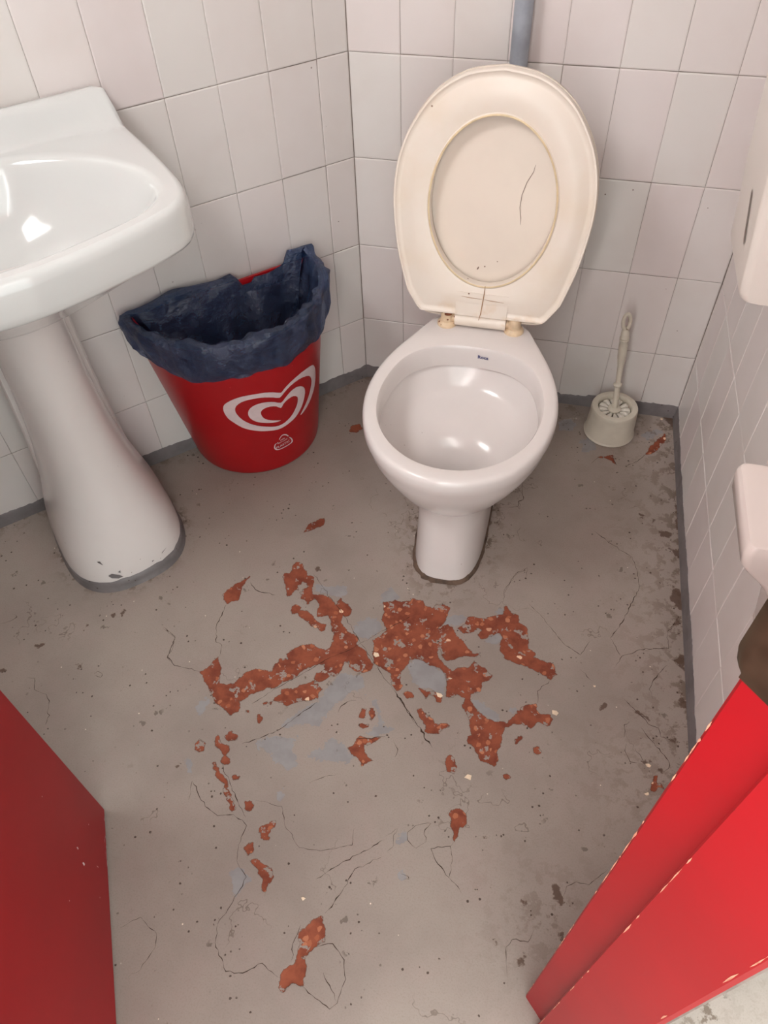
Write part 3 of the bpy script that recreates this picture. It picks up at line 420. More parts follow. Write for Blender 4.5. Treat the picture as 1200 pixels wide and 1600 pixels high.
# ---------------------------------------------------------------- red door and frame
def chips(edge0, edge1, n, wv, rr, mat_parent, nrm):
    mb = MB(); e0, e1 = Vector(edge0), Vector(edge1); d = (e1-e0)
    for k in range(n):
        t = rr.random(); l = rr.choice((.005, .008, .014, .022, .035))/d.length; c = e0+d*t; w = rr.choice((.0002, .0003, .0003, .0005, .0009))
        a = [c, c+d*l*.3+wv*w*.7, c+d*l*.6+wv*w, c+d*l]
        off = nrm*.0004
        mb.add([a[0]+off, a[1]+off, a[2]+off, a[3]+off, c+d*l*.5-wv*.0006+off], [(0, 1, 2, 3, 4)])
    return mb
def door_frame():
    fr = empty('trim_1', tuple(J0)); tag(fr, 'red painted rebated door frame post at bottom right, chipped edges', 'door frame', kind='structure')
    H = 2.06; ow = .62; T = lambda m, s, z: door(m, s, z)
    def post(m0, sg, name):
        X = lambda m, s, z: door(m0+sg*m, s, z)
        prof = [(-.045, 0), (-.002, 0), (0, .002), (0, .038), (.011, .038), (.0125, .0395), (.0125, .1045), (.009, .108), (-.045, .108)]
        return MB().loft([[X(m, s, z) for m, s in prof] for z in (0, H)], True, True).build(name, M['door'], fr)
    post(0, 1, 'jamb'); post(ow, -1, 'jamb')
    MB().box((-.045, 0, H), (ow+.045, .108, H+.045), T).build('head', M['door'], fr)
    rr = random.Random(5)
    for (m, s, wv, nrm, n) in ((0, .001, JO, JM, 40), (.0125, .040, JO, JM, 22), (.0125, .103, -JO, JM, 20)):
        mb = chips(door(m, s, .02), door(m, s, 1.15), n, wv, rr, fr, nrm)
        tag(mb.build('chipped_edge', M['wood'], fr), kind='stuff')
    # strike plate with a curved lip reaching past the post into the room
    zs0, zs1 = .974, 1.052; pl = MB(); out = []
    lip = [(.036, .0), (.016, 0), (.0, .0), (-.003, .0008), (-.006, .002), (-.009, .004)]
    nz = 24; rings = []
    for k in range(nz+1):
        z = zs0+(zs1-zs0)*k/nz; e = min(z-zs0, zs1-z); r = .020; cut = 0 if e >= r else r-math.sqrt(max(r*r-(r-e)**2, 0))
        row = []
        for s, dm in lip:
            s2 = max(s, lip[-1][0]+cut) if s < 0 else s
            row.append((s2, dm, z))
        rings.append(row)
    v = []; f = []; n = len(lip)
    for th in (.0016, .0004):
        for row in rings:
            for s, dm, z in row: v.append(door(dm*-.55+th, s, z))
    q = (nz+1)*n
    for k in range(nz):
        for j in range(n-1):
            a = k*n+j; f.append((a, a+1, a+n+1, a+n)); f.append((q+a, q+a+n, q+a+n+1, q+a+1))
    for k in range(nz):
        a = k*n; f.append((a, a+n, q+a+n, q+a)); a = k*n+n-1; f.append((a, q+a, q+a+n, a+n))
    for j in range(n-1):
        f.append((j, q+j, q+j+1, j+1)); a = nz*n+j; f.append((a, a+1, q+a+1, q+a))
    sp = mesh('strike_plate', v, f, M['bronze'], fr, True, 50); sp['label'] = 'dark bronze strike plate with a rounded lip'
door_frame()
def door_leaf():
    E0 = Vector((-.153, -1.204, 0)); d = (Vector((.008, -1.483, 0))-E0).normalized(); n = Vector((-d.y, d.x, 0)); n = n if n.x < 0 else -n
    X = lambda u, t, z: E0+d*u+n*t+Vector((0, 0, z))
    dr = empty('door_1', tuple(E0)); tag(dr, 'red painted door leaf standing open at bottom left', 'door', kind='structure')
    prof = [(.004, 0), (.0012, .0012), (0, .004), (0, .034), (.004, .038), (.605, .038), (.605, 0)]
    lv = [[X(u+.003, t+.002 if t < .01 else t-.002, .006) for u, t in prof], [X(u, t, .010) for u, t in prof], [X(u, t, 2.04) for u, t in prof]]
    MB().loft(lv, True, True).build('panel', M['door'], dr)
    rr = random.Random(9); mb = MB()
    for k in range(9):     # scuffs through the paint along the bottom edge and on the face
        u = rr.uniform(.005, .10); z = rr.uniform(.011, .018); l = rr.uniform(.004, .016)
        mb.add([X(u, -.0004, z), X(u+l, -.0004, z+.0006), X(u+l*.6, -.0004, z+.0016)], [(0, 1, 2)])
    for u, z, a, b in ((.115, .155, .003, .009), (.13, .128, .004, .012), (.115, .06, .0012, .010), (.06, .10, .002, .002), (.16, .06, .002, .002), (.09, .30, .002, .002), (.2, .2, .0015, .003)):
        mb.add([X(u, -.0004, z), X(u+a, -.0004, z+b*.3), X(u+a*.4, -.0004, z+b), X(u-a*.3, -.0004, z+b*.5)], [(0, 1, 2, 3)])
    tag(mb.build('paint_scuffs', M['print'], dr), kind='stuff')
    hd = MB().tube([X(.06, 0, 1.02), X(.06, -.045, 1.02), X(.075, -.055, 1.02), X(.17, -.055, 1.02)], .009, 12).build('handle', M['bronze'], dr, True, 40)
    MB().box((.04, -.003, .94), (.08, 0, 1.1), X).build('back_plate', M['bronze'], hd)
door_leaf()

# ---------------------------------------------------------------- toilet
TX = .317
def build_toilet():
    t = empty('toilet', (TX, -.46, 0)); tag(t, 'white ceramic toilet with raised cream seat and lid against the back wall', 'toilet')
    NN = 72
    rim = polar(mirror_outline([(0, -.690), (.065, -.676), (.120, -.638), (.156, -.580), (.1745, -.505), (.172, -.435), (.155, -.370), (.128, -.310), (.104, -.262), (.090, -.240), (.062, -.230), (0, -.228)]), 0, -.46, NN)
    th = np.arctan2(rim[:, 1]+.46, rim[:, 0])
    inn = polar(mirror_outline([(0, -.655), (.055, -.644), (.102, -.610), (.134, -.560), (.147, -.500), (.143, -.440), (.122, -.380), (.085, -.345), (.045, -.331), (0, -.328)]), 0, -.49, NN)
    # match the inner ring to the outer one by angle about the same start
    def sup(a, yf, yb, n):
        yc = (yf+yb)/2; b = (yb-yf)/2; c, s = np.cos(th), np.sin(th)
        return np.stack([a*np.sign(c)*np.abs(c)**(2/n), yc+b*np.sign(s)*np.abs(s)**(2/n)], 1)
    def ins(r, d):
        c = np.array([0, -.46]); v = r-c; L = np.linalg.norm(v, axis=1, keepdims=True); return c+v*(1-d/L)
    def rimscale(a, yf, yb):
        s = rim.copy(); s[:, 0] *= a/.1745; f = (rim[:, 1]+.690)/(.462); s[:, 1] = yf+f*(yb-yf); return s
    def R3(r, z): zz = z if hasattr(z, '__len__') else [z]*len(r); return [(TX+x, y, q) for (x, y), q in zip(r, zz)]
    rings = []
    for z, a, yf, yb, k, n in ((0, .0735, -.611, -.27, 1, 3.2), (.02, .0725, -.608, -.27, 1, 3.1), (.08, .0715, -.598, -.27, 1, 2.9), (.14, .0720, -.589, -.265, 1, 2.7), (.183, .0735, -.585, -.26, 1, 2.6), (.194, .0795, -.589, -.255, 1, 2.5),
                               (.204, .093, -.600, -.25, 1., 2.4), (.220, .112, -.616, -.245, .9, 2.3), (.245, .131, -.635, -.24, .7, 2.2), (.275, .147, -.653, -.236, .4, 2.1), (.305, .159, -.669, -.232, .15, 2), (.332, .167, -.680, -.230, 0, 2), (.352, .1705, -.6855, -.229, 0, 2)):
        rings.append(R3((1-k)*rimscale(a, yf, yb)+k*sup(a, yf, yb, n), z))
    rings += [R3(rim, .366), R3(rim, .380), R3(ins(rim, .0015), .3855), R3(ins(rim, .005), .3893), R3(ins(rim, .010), .390)]
    inr = inn
    # reorder the inner ring so vertices line up by angle
    ai = np.arctan2(inr[:, 1]+.49, inr[:, 0]); order = np.argsort(ai); ao = ai[order]
    tgt = np.arctan2(rim[:, 1]+.46, rim[:, 0]); rI = np.hypot(inr[:, 0], inr[:, 1]+.49)[order]
    rr = np.interp(tgt, np.concatenate([ao-2*PI, ao, ao+2*PI]), np.tile(rI, 3))
    inr = np.stack([rr*np.cos(tgt), -.49+rr*np.sin(tgt)], 1)
    def insI(d): 
        c = np.array([0, -.49]); v = inr-c; L = np.linalg.norm(v, axis=1, keepdims=True); return c+v*(1-d/L)
    rings += [R3(insI(-.007), .390), R3(insI(-.002), .3885), R3(insI(.0005), .384), R3(insI(.002), .368), R3(insI(.004), .350), R3(insI(.0035), .344), R3(insI(-.004), .342)]
    def bowl(a, yf, yb, n=2.2):
        yc = (yf+yb)/2; b = (yb-yf)/2; c, s = np.cos(tgt), np.sin(tgt)
        return np.stack([a*np.sign(c)*np.abs(c)**(2/n), yc+b*np.sign(s)*np.abs(s)**(2/n)], 1)
    for z, sl, a, yf, yb in ((.325, .0, .146, -.654, -.333), (.30, .006, .138, -.648, -.345), (.278, .018, .125, -.636, -.362), (.255, .035, .108, -.620, -.385), (.235, .05, .087, -.603, -.415), (.218, .055, .068, -.589, -.45), (.20, .03, .054, -.574, -.48), (.175, .01, .046, -.567, -.495), (.13, 0, .038, -.56, -.50), (.12, 0, .012, -.54, -.52)):
        r = bowl(a, yf, yb); zz = z+sl*np.clip((r[:, 1]-yf)/(yb-yf), 0, 1)**1.5; rings.append(R3(r, zz))
    pan = MB().loft(rings, True, True).build('pan', M['ceramic_pan'], t, True, 42)
    # waist of the foot: the trap running down behind, and its side rib
    MB().tube([(TX+.0, -.30, .24), (TX+.02, -.262, .20), (TX+.035, -.25, .13), (TX+.04, -.255, .06), (TX+.04, -.255, .0)], [.055, .056, .053, .050, .052], 20).build('trap', M['ceramic_pan'], t, True, 40)
    rib = MB(); s0 = [(.062, -.40, 0), (.082, -.335, 0), (.080, -.29, 0), (.052, -.30, 0)]
    rib.loft([[(TX+x*k, y+dy, z) for x, y, _ in s0] for z, k, dy in ((0, 1.12, .0), (.06, 1.05, 0), (.14, 1.08, -.005), (.22, 1.22, -.02))], True, True).build('side_rib', M['ceramic_pan'], t, True, 60)
    # water
    w = bowl(.054, -.5745, -.477); MB().add(R3(w, .204), [tuple(range(NN))]).build('water', M['water'], t)
    # sealant bead round the foot
    o0 = sup(.076, -.614, -.268, 3.2); o1 = sup(.0785, -.6175, -.265, 3.2); jit = RNG.normal(0, .0012, (NN, 1))
    b0 = sup(.0715, -.607, -.272, 3.2)
    MB().loft([R3(b0, np.full(NN, .007)+RNG.normal(0, .0012, NN)), R3(o0*1+jit*.3, .0055), R3(o1+jit, .0004)]).build('sealant', M['caulk'], t, True)
    # seat and lid, leaning back 10 degrees, hinged at the back of the rim
    H0 = Vector((TX+.001, -.255, .405)); lean = math.radians(10); UP = Vector((0, math.sin(lean), math.cos(lean))); NF = Vector((0, -math.cos(lean), math.sin(lean)))
    def S(x, l, d): return H0+Vector((x, 0, 0))+UP*l+NF*d
    cy = .215
    # corners kept crisp: outline from points joined by smoothed upper part and straight lower sides
    up = catmull([(.149, .052), (.168, .12), (.1785, .19), (.180, .245), (.171, .300), (.150, .350), (.114, .398), (.062, .431), (0, .442)], False, 6)
    half = [(0, .0), (.05, .0), (.085, 0), (.108, .0005), (.1155, .0035), (.122, .011), (.135, .030)]+[tuple(p) for p in up]
    lid_o = np.array(half+[(-x, y) for x, y in reversed(half[1:-1])]); LO = polar(lid_o, 0, cy, 120)
    def insl(r, d): c = np.array([0, cy]); v = r-c; L = np.linalg.norm(v, axis=1, keepdims=True); return c+v*(1-d/L)
    def S3(r, d): return [S(x, l, d) for x, l in r]
    lid = MB().loft([S3(insl(LO, .10), -.016), S3(insl(LO, .012), -.014), S3(insl(LO, .003), -.010), S3(LO, -.004), S3(LO, .0025), S3(insl(LO, .0035), .003), S3(insl(LO, .006), -.002), S3(insl(LO, .02), -.004), S3(insl(LO, .10), -.0055)], True, True).build('lid', M['lid'], t, True, 50)
    ao = np.arctan2(LO[:, 1]-cy, LO[:, 0])
    hc = .2225; hole = np.stack([.111*np.cos(ao), hc+.1465*np.sin(ao)], 1)
    SO = insl(LO, .0015); SO[:, 1] = np.maximum(SO[:, 1], .012)
    def lerp(f): return SO*(1-f)+hole*f
    def off_in(d): c = np.array([0, hc]); v = hole-c; L = np.linalg.norm(v, axis=1, keepdims=True); return c+v*(1+d/L)
    prof = [S3(SO, .005), S3(SO, .0185), S3(insl(SO, .0012), .0205), S3(insl(SO, .0042), .0205), S3(insl(SO, .0060), .0185), S3(insl(SO, .0125), .0165), S3(insl(SO, .0150), .0172), S3(lerp(.42), .0215), S3(lerp(.6), .0215), S3(off_in(.010), .0185), S3(off_in(.006), .0175), S3(off_in(.0042), .0195), S3(off_in(.0022), .0205), S3(off_in(.0008), .0195), S3(hole, .016), S3(hole, .002), S3(lerp(.5), .002), S3(SO, .005)]
    seat = MB().loft(prof).build('seat_ring', M['seat'], t, True, 48)
    er = [S3(off_in(.0040), .0199), S3(off_in(.0022), .0212), S3(off_in(.0006), .0202)]
    MB().loft(er).build('inner_lip', M['seat_edge'], seat, True)
    # hinge tongue and barrel
    tg = MB().box((-.050, .0125, .004), (.050, .060, .0213), lambda x, l, d: S(x, l, d)).build('hinge_tongue', M['seat'], seat)
    MB().tube([S(-.050, .000, .0105), S(.050, .000, .0105)], .0130, 20).build('hinge_barrel', M['seat'], t, True, 40)
    # crack down the middle, mould lines, stains, scratch on the lid
    def line(pts, w, mat, name, par, d):
        L_, R_ = [], []
        for k, p in enumerate(pts):
            a = np.array(pts[max(k-1, 0)]); b = np.array(pts[min(k+1, len(pts)-1)]); tt = (b-a)/max(np.hypot(*(b-a)), 1e-9); nv = np.array([-tt[1], tt[0]])*w*(.4 if k in (0, len(pts)-1) else 1)
            L_.append(S(*(np.array(p)+nv), d)); R_.append(S(*(np.array(p)-nv), d))
        n = len(pts); return MB().add(L_+R_, [(k, k+1, n+k+1, n+k) for k in range(n-1)]).build(name, mat, par)
    line([(.0035, .077), (.003, .060), (.0015, .040), (.000, .020), (-.003, .006)], .0009, M['stain'], 'crack', seat, .0224)
    line([(-.040, .052), (-.02, .0505), (.0, .050)], .0006, M['stain'], 'mould_line', seat, .0224)
    line([(.004, .050), (.02, .0485), (.042, .0475)], .0006, M['stain'], 'mould_line', seat, .0224)
    line([(.066, .292), (.064, .280), (.055, .262), (.049, .240), (.048, .218), (.052, .200), (.053, .188)], .0006, M['scratch'], 'scratch', lid, -.0048)
    line([(-.018, .096), (-.0165, .0985), (-.015, .102)], .0016, M['scratch'], 'burn_mark', lid, -.0048)
    line([(.0015, .400), (.0035, .402), (.004, .406)], .0011, M['scratch'], 'burn_mark', seat, .0212)
    for sx in (-1, 1):
        bx = TX+.001+sx*.0665; hz = .390
        pst = MB().lathe([(.0195, .0), (.0195, .0035), (.0175, .006), (.0135, .009), (.0125, .022), (.0112, .028), (.0072, .0315), (.0005, .0325)], 24, (bx, -.262, hz)).build('hinge_post', M['hinge'], t, True, 40)
        MB().tube([(bx-sx*.002, -.262, hz+.014), (bx-sx*.016, -.2615, hz+.015)], .0088, 16).build('pin_collar', M['hinge'], pst, True, 40)
        if sx < 0: MB().lathe([(.0085, 0), (.0075, .0035), (.003, .0045), (.0004, .0046)], 14, (bx+.002, -.267, hz+.0265)).build('rust_bloom', M['rust'], pst, True)
    # maker's mark inside the back of the rim
    cu = bpy.data.curves.new('mark', 'FONT'); cu.body = 'Roca'; cu.size = .0105; cu.align_x = 'CENTER'; cu.align_y = 'CENTER'; cu.offset = .00025
    tmp = bpy.data.objects.new('tmp', cu); COL.objects.link(tmp); bpy.context.view_layer.update()
    me = bpy.data.meshes.new_from_object(tmp.evaluated_get(bpy.context.evaluated_depsgraph_get())); bpy.data.objects.remove(tmp)
    vs = [v.co.copy() for v in me.vertices]; fs = [tuple(p.vertices) for p in me.polygons]; bpy.data.meshes.remove(me)
    xi = np.sort(inr[:, 0][inr[:, 1] > -.40]); yi = inr[:, 1][inr[:, 1] > -.40][np.argsort(inr[:, 0][inr[:, 1] > -.40])]
    vv = []
    for v in vs:
        x = v.x+.019; y = np.interp(x, xi, yi); vv.append((TX+x, y-.0035, .3705+v.y))
    mk = mesh('maker_mark', vv, fs, M['ink'], t); mk['label'] = 'small blue maker name on the inner rim'
build_toilet()

# grey flush pipe on the back wall
fp = empty('flush_pipe', (.322, -.024, .3)); tag(fp, 'grey painted flush pipe rising up the wall behind the toilet', 'pipe')
MB().tube([(.322, -.2265, .315), (.322, -.16, .315), (.322, -.09, .318), (.322, -.05, .33), (.322, -.03, .355), (.322, -.024, .40), (.322, -.024, 1.0), (.322, -.024, 1.9)], .0162, 22).build('pipe', M['pipe'], fp, True, 40)
MB().tube([(.322, -.2265, .315), (.322, -.195, .315)], .026, 22).build('rubber_connector', M['skirt'], fp, True, 40)
MB().box((.302, -.045, 1.25), (.342, .0, 1.265)).build('pipe_clip', M['pipe'], fp)

# ---------------------------------------------------------------- pedestal washbasin
def build_basin():
    U0 = .735; base = left(U0, .2, 0); t = empty('pedestal_washbasin', tuple(base)); tag(t, 'white ceramic pedestal washbasin on the angled left wall', 'washbasin')
    NN = 112; cy = .235
    half = [(0, .002), (.10, .002), (.20, .002), (.252, .002), (.266, .006), (.272, .02), (.277, .06), (.282, .13), (.285, .20), (.2855, .265), (.283, .305), (.273, .342), (.252, .366), (.215, .383), (.16, .400), (.08, .419), (0, .427)]
    O = polar(mirror_outline(half, 6), 0, cy, NN); an = np.arctan2(O[:, 1]-cy, O[:, 0])
    bh = [(0, .083), (.08, .088), (.150, .122), (.205, .172), (.236, .228), (.246, .280), (.236, .322), (.196, .357), (.130, .376), (.06, .390), (0, .394)]
    B = mirror_outline(bh, 8); P = np.array(B)-np.array([0, cy]); a2 = np.arctan2(P[:, 1], P[:, 0]); od = np.argsort(a2); r2 = np.hypot(P[:, 0], P[:, 1])
    rb = np.interp(an, np.concatenate([a2[od]-2*PI, a2[od], a2[od]+2*PI]), np.tile(r2[od], 3)); I = np.stack([rb*np.cos(an), cy+rb*np.sin(an)], 1)
    def X3(r, z):
        zz = z if hasattr(z, '__len__') else [z]*len(r)
        return [left(U0+u, o, q) for (u, o), q in zip(r, zz)]
    def ins(r, d): c = np.array([0, cy]); v = r-c; L = np.linalg.norm(v, axis=1, keepdims=True); return c+v*(1-d/L)
    def clampb(r): r = r.copy(); r[:, 1] = np.maximum(r[:, 1], .002); return r
    zt = lambda r: .785+.045*sstep(.058, .022, r[:, 1])
    rings = []
    c = np.array([0, .20])
    for k, z in ((.25, .60), (.40, .62), (.60, .655), (.80, .69), (.93, .712)): rings.append(X3(clampb(c+(O-c)*k), z))
    zo = zt(O)
    rings += [X3(clampb(ins(O, .008)), .7165), X3(clampb(ins(O, .003)), .719), X3(clampb(ins(O, .0005)), .724), X3(O, .732), X3(O, zo-.018), X3(clampb(ins(O, .002)), zo-.008), X3(clampb(ins(O, .006)), zo-.0025), X3(clampb(ins(O, .011)), zt(clampb(ins(O, .011))))]
    S0 = clampb(ins(O, .011)); I2 = ins(I, -.010)
    for k in np.linspace(.08, 1, 14): r = S0*(1-k)+I2*k; rings.append(X3(r, zt(r)))
    rings += [X3(ins(I, -.004), .7838), X3(ins(I, .0), .7815), X3(ins(I, .004), .777), X3(ins(I, .010), .766)]
    dc = np.array([0, .245])
    for k, z in ((.90, .745), (.82, .722), (.72, .70), (.60, .682), (.46, .667), (.32, .656), (.18, .649), (.085, .646), (.08, .635)): rings.append(X3(dc+(I-dc)*np.array([k, k]), z))
    b = MB().loft(rings, True, True).build('basin', M['ceramic'], t, True, 85)
    dcw = left(U0, .245, .646)
    MB().lathe([(.030, .0), (.030, .003), (.026, .0042), (.020, .003), (.018, .0), (.018, -.004), (.001, -.005)], 28, tuple(dcw)).build('waste', M['steel'], b, True, 40)
    # pedestal
    def sec(hw, f, b0, n, m=64):
        th = np.arange(m)*2*PI/m; c, s = np.cos(th), np.sin(th); yc = b0+(f-b0)*.42
        return np.stack([hw*np.sign(c)*np.abs(c)**(2/n), np.where(s > 0, yc+(f-yc)*np.abs(s)**(2/n), yc-(yc-b0)*np.abs(s)**(2/6))], 1)
    lv = ((.0, .128, .319, .05, 2.7), (.012, .1275, .318, .05, 2.7), (.05, .1245, .313, .05, 2.7), (.10, .116, .300, .05, 2.6), (.15, .1035, .285, .05, 2.5), (.20, .0915, .270, .05, 2.4), (.26, .081, .254, .05, 2.3), (.33, .0735, .240, .05, 2.2), (.42, .068, .228, .05, 2.2), (.52, .066, .222, .05, 2.2), (.60, .067, .224, .05, 2.2), (.665, .071, .232, .05, 2.2))
    ped = MB().loft([X3(sec(h, f, b0, n), z) for z, h, f, b0, n in lv], True, True).build('pedestal', M['ceramic_pan'], t, True, 50)
    fl_ = [(z, w) for z, w in ((.10, .098), (.13, .098), (.20, .093), (.30, .086), (.42, .081), (.55, .079), (.66, .081))]
    MB().loft([X3(np.array([(-w, .012), (w, .012), (w, .085), (w-.004, .092), (-w+.004, .092), (-w, .085)]), z) for z, w in fl_], True, True).build('back_flange', M['ceramic_pan'], ped, True, 40)
    jz = RNG.normal(0, .0012, 64)
    MB().loft([X3(sec(.1315, .324, .046, 2.7), -.0005), X3(sec(.1295, .3205, .048, 2.7), .006), X3(sec(.1285, .3193, .049, 2.7), .013), X3(sec(.1274, .3178, .0495, 2.7), .027+jz), X3(sec(.1255, .3155, .051, 2.7), .0275+jz)]).build('painted_foot_band', M['skirt'], ped, True)
    # chips and scuffs of grey near the foot
    def F(u, z):
        zz = [q[0] for q in lv]; hw = np.interp(z, zz, [q[1] for q in lv]); f = np.interp(z, zz, [q[2] for q in lv]); n = np.interp(z, zz, [q[4] for q in lv]); yc = .05+(f-.05)*.42
        return left(U0+u, yc+(f-yc)*max(1-(abs(u)/hw)**n, 0)**(1/n)+.0012, z)
    for pts in ([(.052, .050), (.060, .046), (.056, .038), (.044, .033), (.034, .034), (.040, .042)], [(.036, .046), (.040, .050), (.034, .053)], [(.064, .078), (.068, .083), (.062, .084), (.060, .074)], [(-.055, .043), (-.070, .048), (-.056, .0455)], [(-.03, .038), (-.036, .040), (-.031, .0415)]):
        MB().add([F(u, z) for u, z in pts], [tuple(range(len(pts)))]).build('paint_scuff', M['skirt'], ped)
build_basin()

# ---------------------------------------------------------------- red half-round bin with blue liner
BB = .024
def binc(z): k = min(max(z/.41, 0), 1.1); return .335+.010*k, .152+.056*k
def bin_ring(z, dr, na=80, nb=26, f=None):
    """points (along, off) of the half-round section at height z, grown by dr"""
    c, r = binc(z); r = r+dr; bk = BB-dr*(1 if dr < .02 else 1); p0 = math.asin(max(min((bk-.03)/r, 1), -1)); out = []
    for k in range(na): a = p0+(PI-2*p0)*k/(na-1); out.append((c-r*math.cos(a), .03+r*math.sin(a)))
    x0, x1 = out[-1][0], out[0][0]
    for k in range(1, nb): out.append((x0+(x1-x0)*k/nb, bk))
    return out
def on_bin(ph, z, d=.0006):
    c, r = binc(z); a = math.radians(ph); r += d; return left(c-r*math.cos(a), .03+r*math.sin(a), z)
def build_bin():
    t = empty('waste_bin', tuple(left(.335, .1, 0))); tag(t, 'red half-round plastic waste bin with white heart emblem beside the basin', 'waste bin')
    L = lambda ring, z: [left(a, o, z) for a, o in ring]
    rings = []
    for z, d in ((.0, -.010), (.0, -.004), (.003, -.0008), (.008, 0), (.05, 0), (.1, 0), (.15, 0), (.2, 0), (.25, 0), (.3, 0), (.35, 0), (.385, 0), (.390, .005), (.407, .006), (.411, .004), (.411, -.001), (.405, -.003), (.3, -.003), (.1, -.003), (.008, -.006)): rings.append(L(bin_ring(z, d), z))
    MB().loft(rings, True, True).build('body', M['bin'], t, True, 40)
    # the emblem: refine the outline so that it hugs the curved side, then fill
    P = [np.array(h, float) for h in HEART]
    P = catmull(P, True, 2)
    mb = MB(); tri = tessellate_polygon([[Vector((p[0], p[1]*.3, 0)) for p in P]])
    def put(a, b, c, lev):
        if lev == 0:
            mb.add([on_bin(p[0], p[1]/1000, .0009) for p in (a, b, c)], [(0, 1, 2)]); return
        ab, bc, ca = (a+b)/2, (b+c)/2, (c+a)/2
        for q in ((a, ab, ca), (ab, b, bc), (ca, bc, c), (ab, bc, ca)): put(*q, lev-1)
    for q in tri: put(P[q[0]], P[q[1]], P[q[2]], 2)
    e = mb.build('heart_emblem', M['print'], t); e['label'] = 'white spiral heart emblem'
    # recycling mark: a broken rounded triangle with lettering
    ctr = np.mean(np.array(TRI, float), 0); mb = MB(); Q = catmull([np.array(p, float) for p in TRI], True, 3); n = len(Q)
    for k in range(n):
        if k in (0, 1, 12, 13, 14): continue
        a, b = Q[k], Q[(k+1) % n]; ia = ctr+(a-ctr)*.87; ib = ctr+(b-ctr)*.87
        mb.add([on_bin(p[0], p[1]/1000, .0009) for p in (a, b, ib, ia)], [(0, 1, 2, 3)])
    rm = mb.build('recycling_mark', M['print'], t); rm['label'] = 'small white recycled plastic mark'
    for txt, sz, dz, dx in (('PLASTIC', .0098, -.0085, .2), ('RECYCLED', .0052, .0035, .2), ('100%', .0056, .0105, .2)):
        cu = bpy.data.curves.new('t', 'FONT'); cu.body = txt; cu.size = sz; cu.align_x = 'CENTER'; cu.align_y = 'CENTER'; cu.offset = .0001
        tmp = bpy.data.objects.new('t', cu); COL.objects.link(tmp); bpy.context.view_layer.update()
        me = bpy.data.meshes.new_from_object(tmp.evaluated_get(bpy.context.evaluated_depsgraph_get())); bpy.data.objects.remove(tmp)
        r = .164; vv = [on_bin(ctr[0]+dx-math.degrees(v.co.x/r), ctr[1]/1000+v.co.y+dz+.14*v.co.x, .0009) for v in me.vertices]
        mesh('mark_lettering', vv, [tuple(p.vertices) for p in me.polygons], M['print'], rm); bpy.data.meshes.remove(me)
    # liner
    prof = [(.0075, .332), (.0095, .338), (.0125, .352), (.0135, .370), (.0125, .390), (.0130, .404), (.0120, .419), (.0075, .4265), (-.001, .4280), (-.0095, .4235), (-.014, .408), (-.018, .39), (-.024, .36), (-.033, .31), (-.045, .25), (-.058, .19), (-.072, .14), (-.090, .11), (-.115, .095)]
    na, nb = 150, 44; n = na+nb-1; rr = np.random.default_rng(4)
    ph = np.arange(n)/n*2*PI
    def wr(freqs, amp):
        s = np.zeros(n)
        for f in freqs: s += rr.normal()*np.sin(f*ph+rr.uniform(0, 6.28))/len(freqs)**.5
        return s*amp
    lowz = wr([2, 3, 5, 9], .0065)+np.abs(wr([17, 23], .0010)); rimz = wr([3, 4, 7, 11], .0045)
    rimz = np.maximum(rimz, -.003); rimz[:12] += .012*np.exp(-np.arange(12)/5.); rimz[-14:] += .010
    fold = [wr([6, 11, 17, 29], .0044) for _ in prof]; base1 = wr([5, 8, 13, 21], .0048); base2 = wr([3, 4, 6, 9, 13], .011)
    deep = wr([8, 13, 21], .006)
    rings = []
    for i, (d, z) in enumerate(prof):
        ring = bin_ring(min(z, .41), 0, na, nb); out = []
        inner = sstep(.40, .26, z) if i > 9 else 0.
        for k, (a, o) in enumerate(ring):
            onback = k >= na; al = a
            open_ = float(sstep(.185, .212, al)*sstep(.318, .285, al)) if onback else 0.
            c, _ = binc(min(z, .41)); v = np.array([a-c, o-.03 if not onback else -.16]); v /= np.hypot(*v)
            dd = d
            zz = z+(lowz[k] if i < 3 else 0)+rimz[k]*(1 if 2 < i < 12 else .5)
            dd += base1[k]*((.2, .3, .5, .6, .55, .55, .55)[i] if i < 7 else .75)+fold[i][k]*(.5 if i < 8 else .8)+base2[k]*inner+deep[k]*inner
            if i <= 6: dd = max(dd, .0068 if z > .38 else .0042)
            if 9 <= i: dd = min(dd, -.006)
            if onback: dd = min(dd, .015)
            dd = min(dd, .021)
            if open_ and i < 10: dd = dd*(1-open_)+open_*(-.010-.0006*(10-i)); zz = zz*(1-open_)+open_*(.388-.0008*(10-i)+.6*rimz[k])
            q = np.array([a, o])+v*dd if not onback else np.array([c+(a-c)*(1-min(max(-dd, .0 if i < 9 else .012), .12)/.17), o-dd])
            q[1] = max(q[1], .003)
            if i > 12: q[1] = max(q[1], BB+.01)
            out.append(left(q[0], q[1], zz))
        rings.append(out)
    ob = MB().loft(rings, False, True).build('bin_liner', M['bag'], None, True, 24)
    tag(ob, 'crumpled dark blue plastic bag lining the red bin, folded over its rim', 'bin bag')
build_bin()

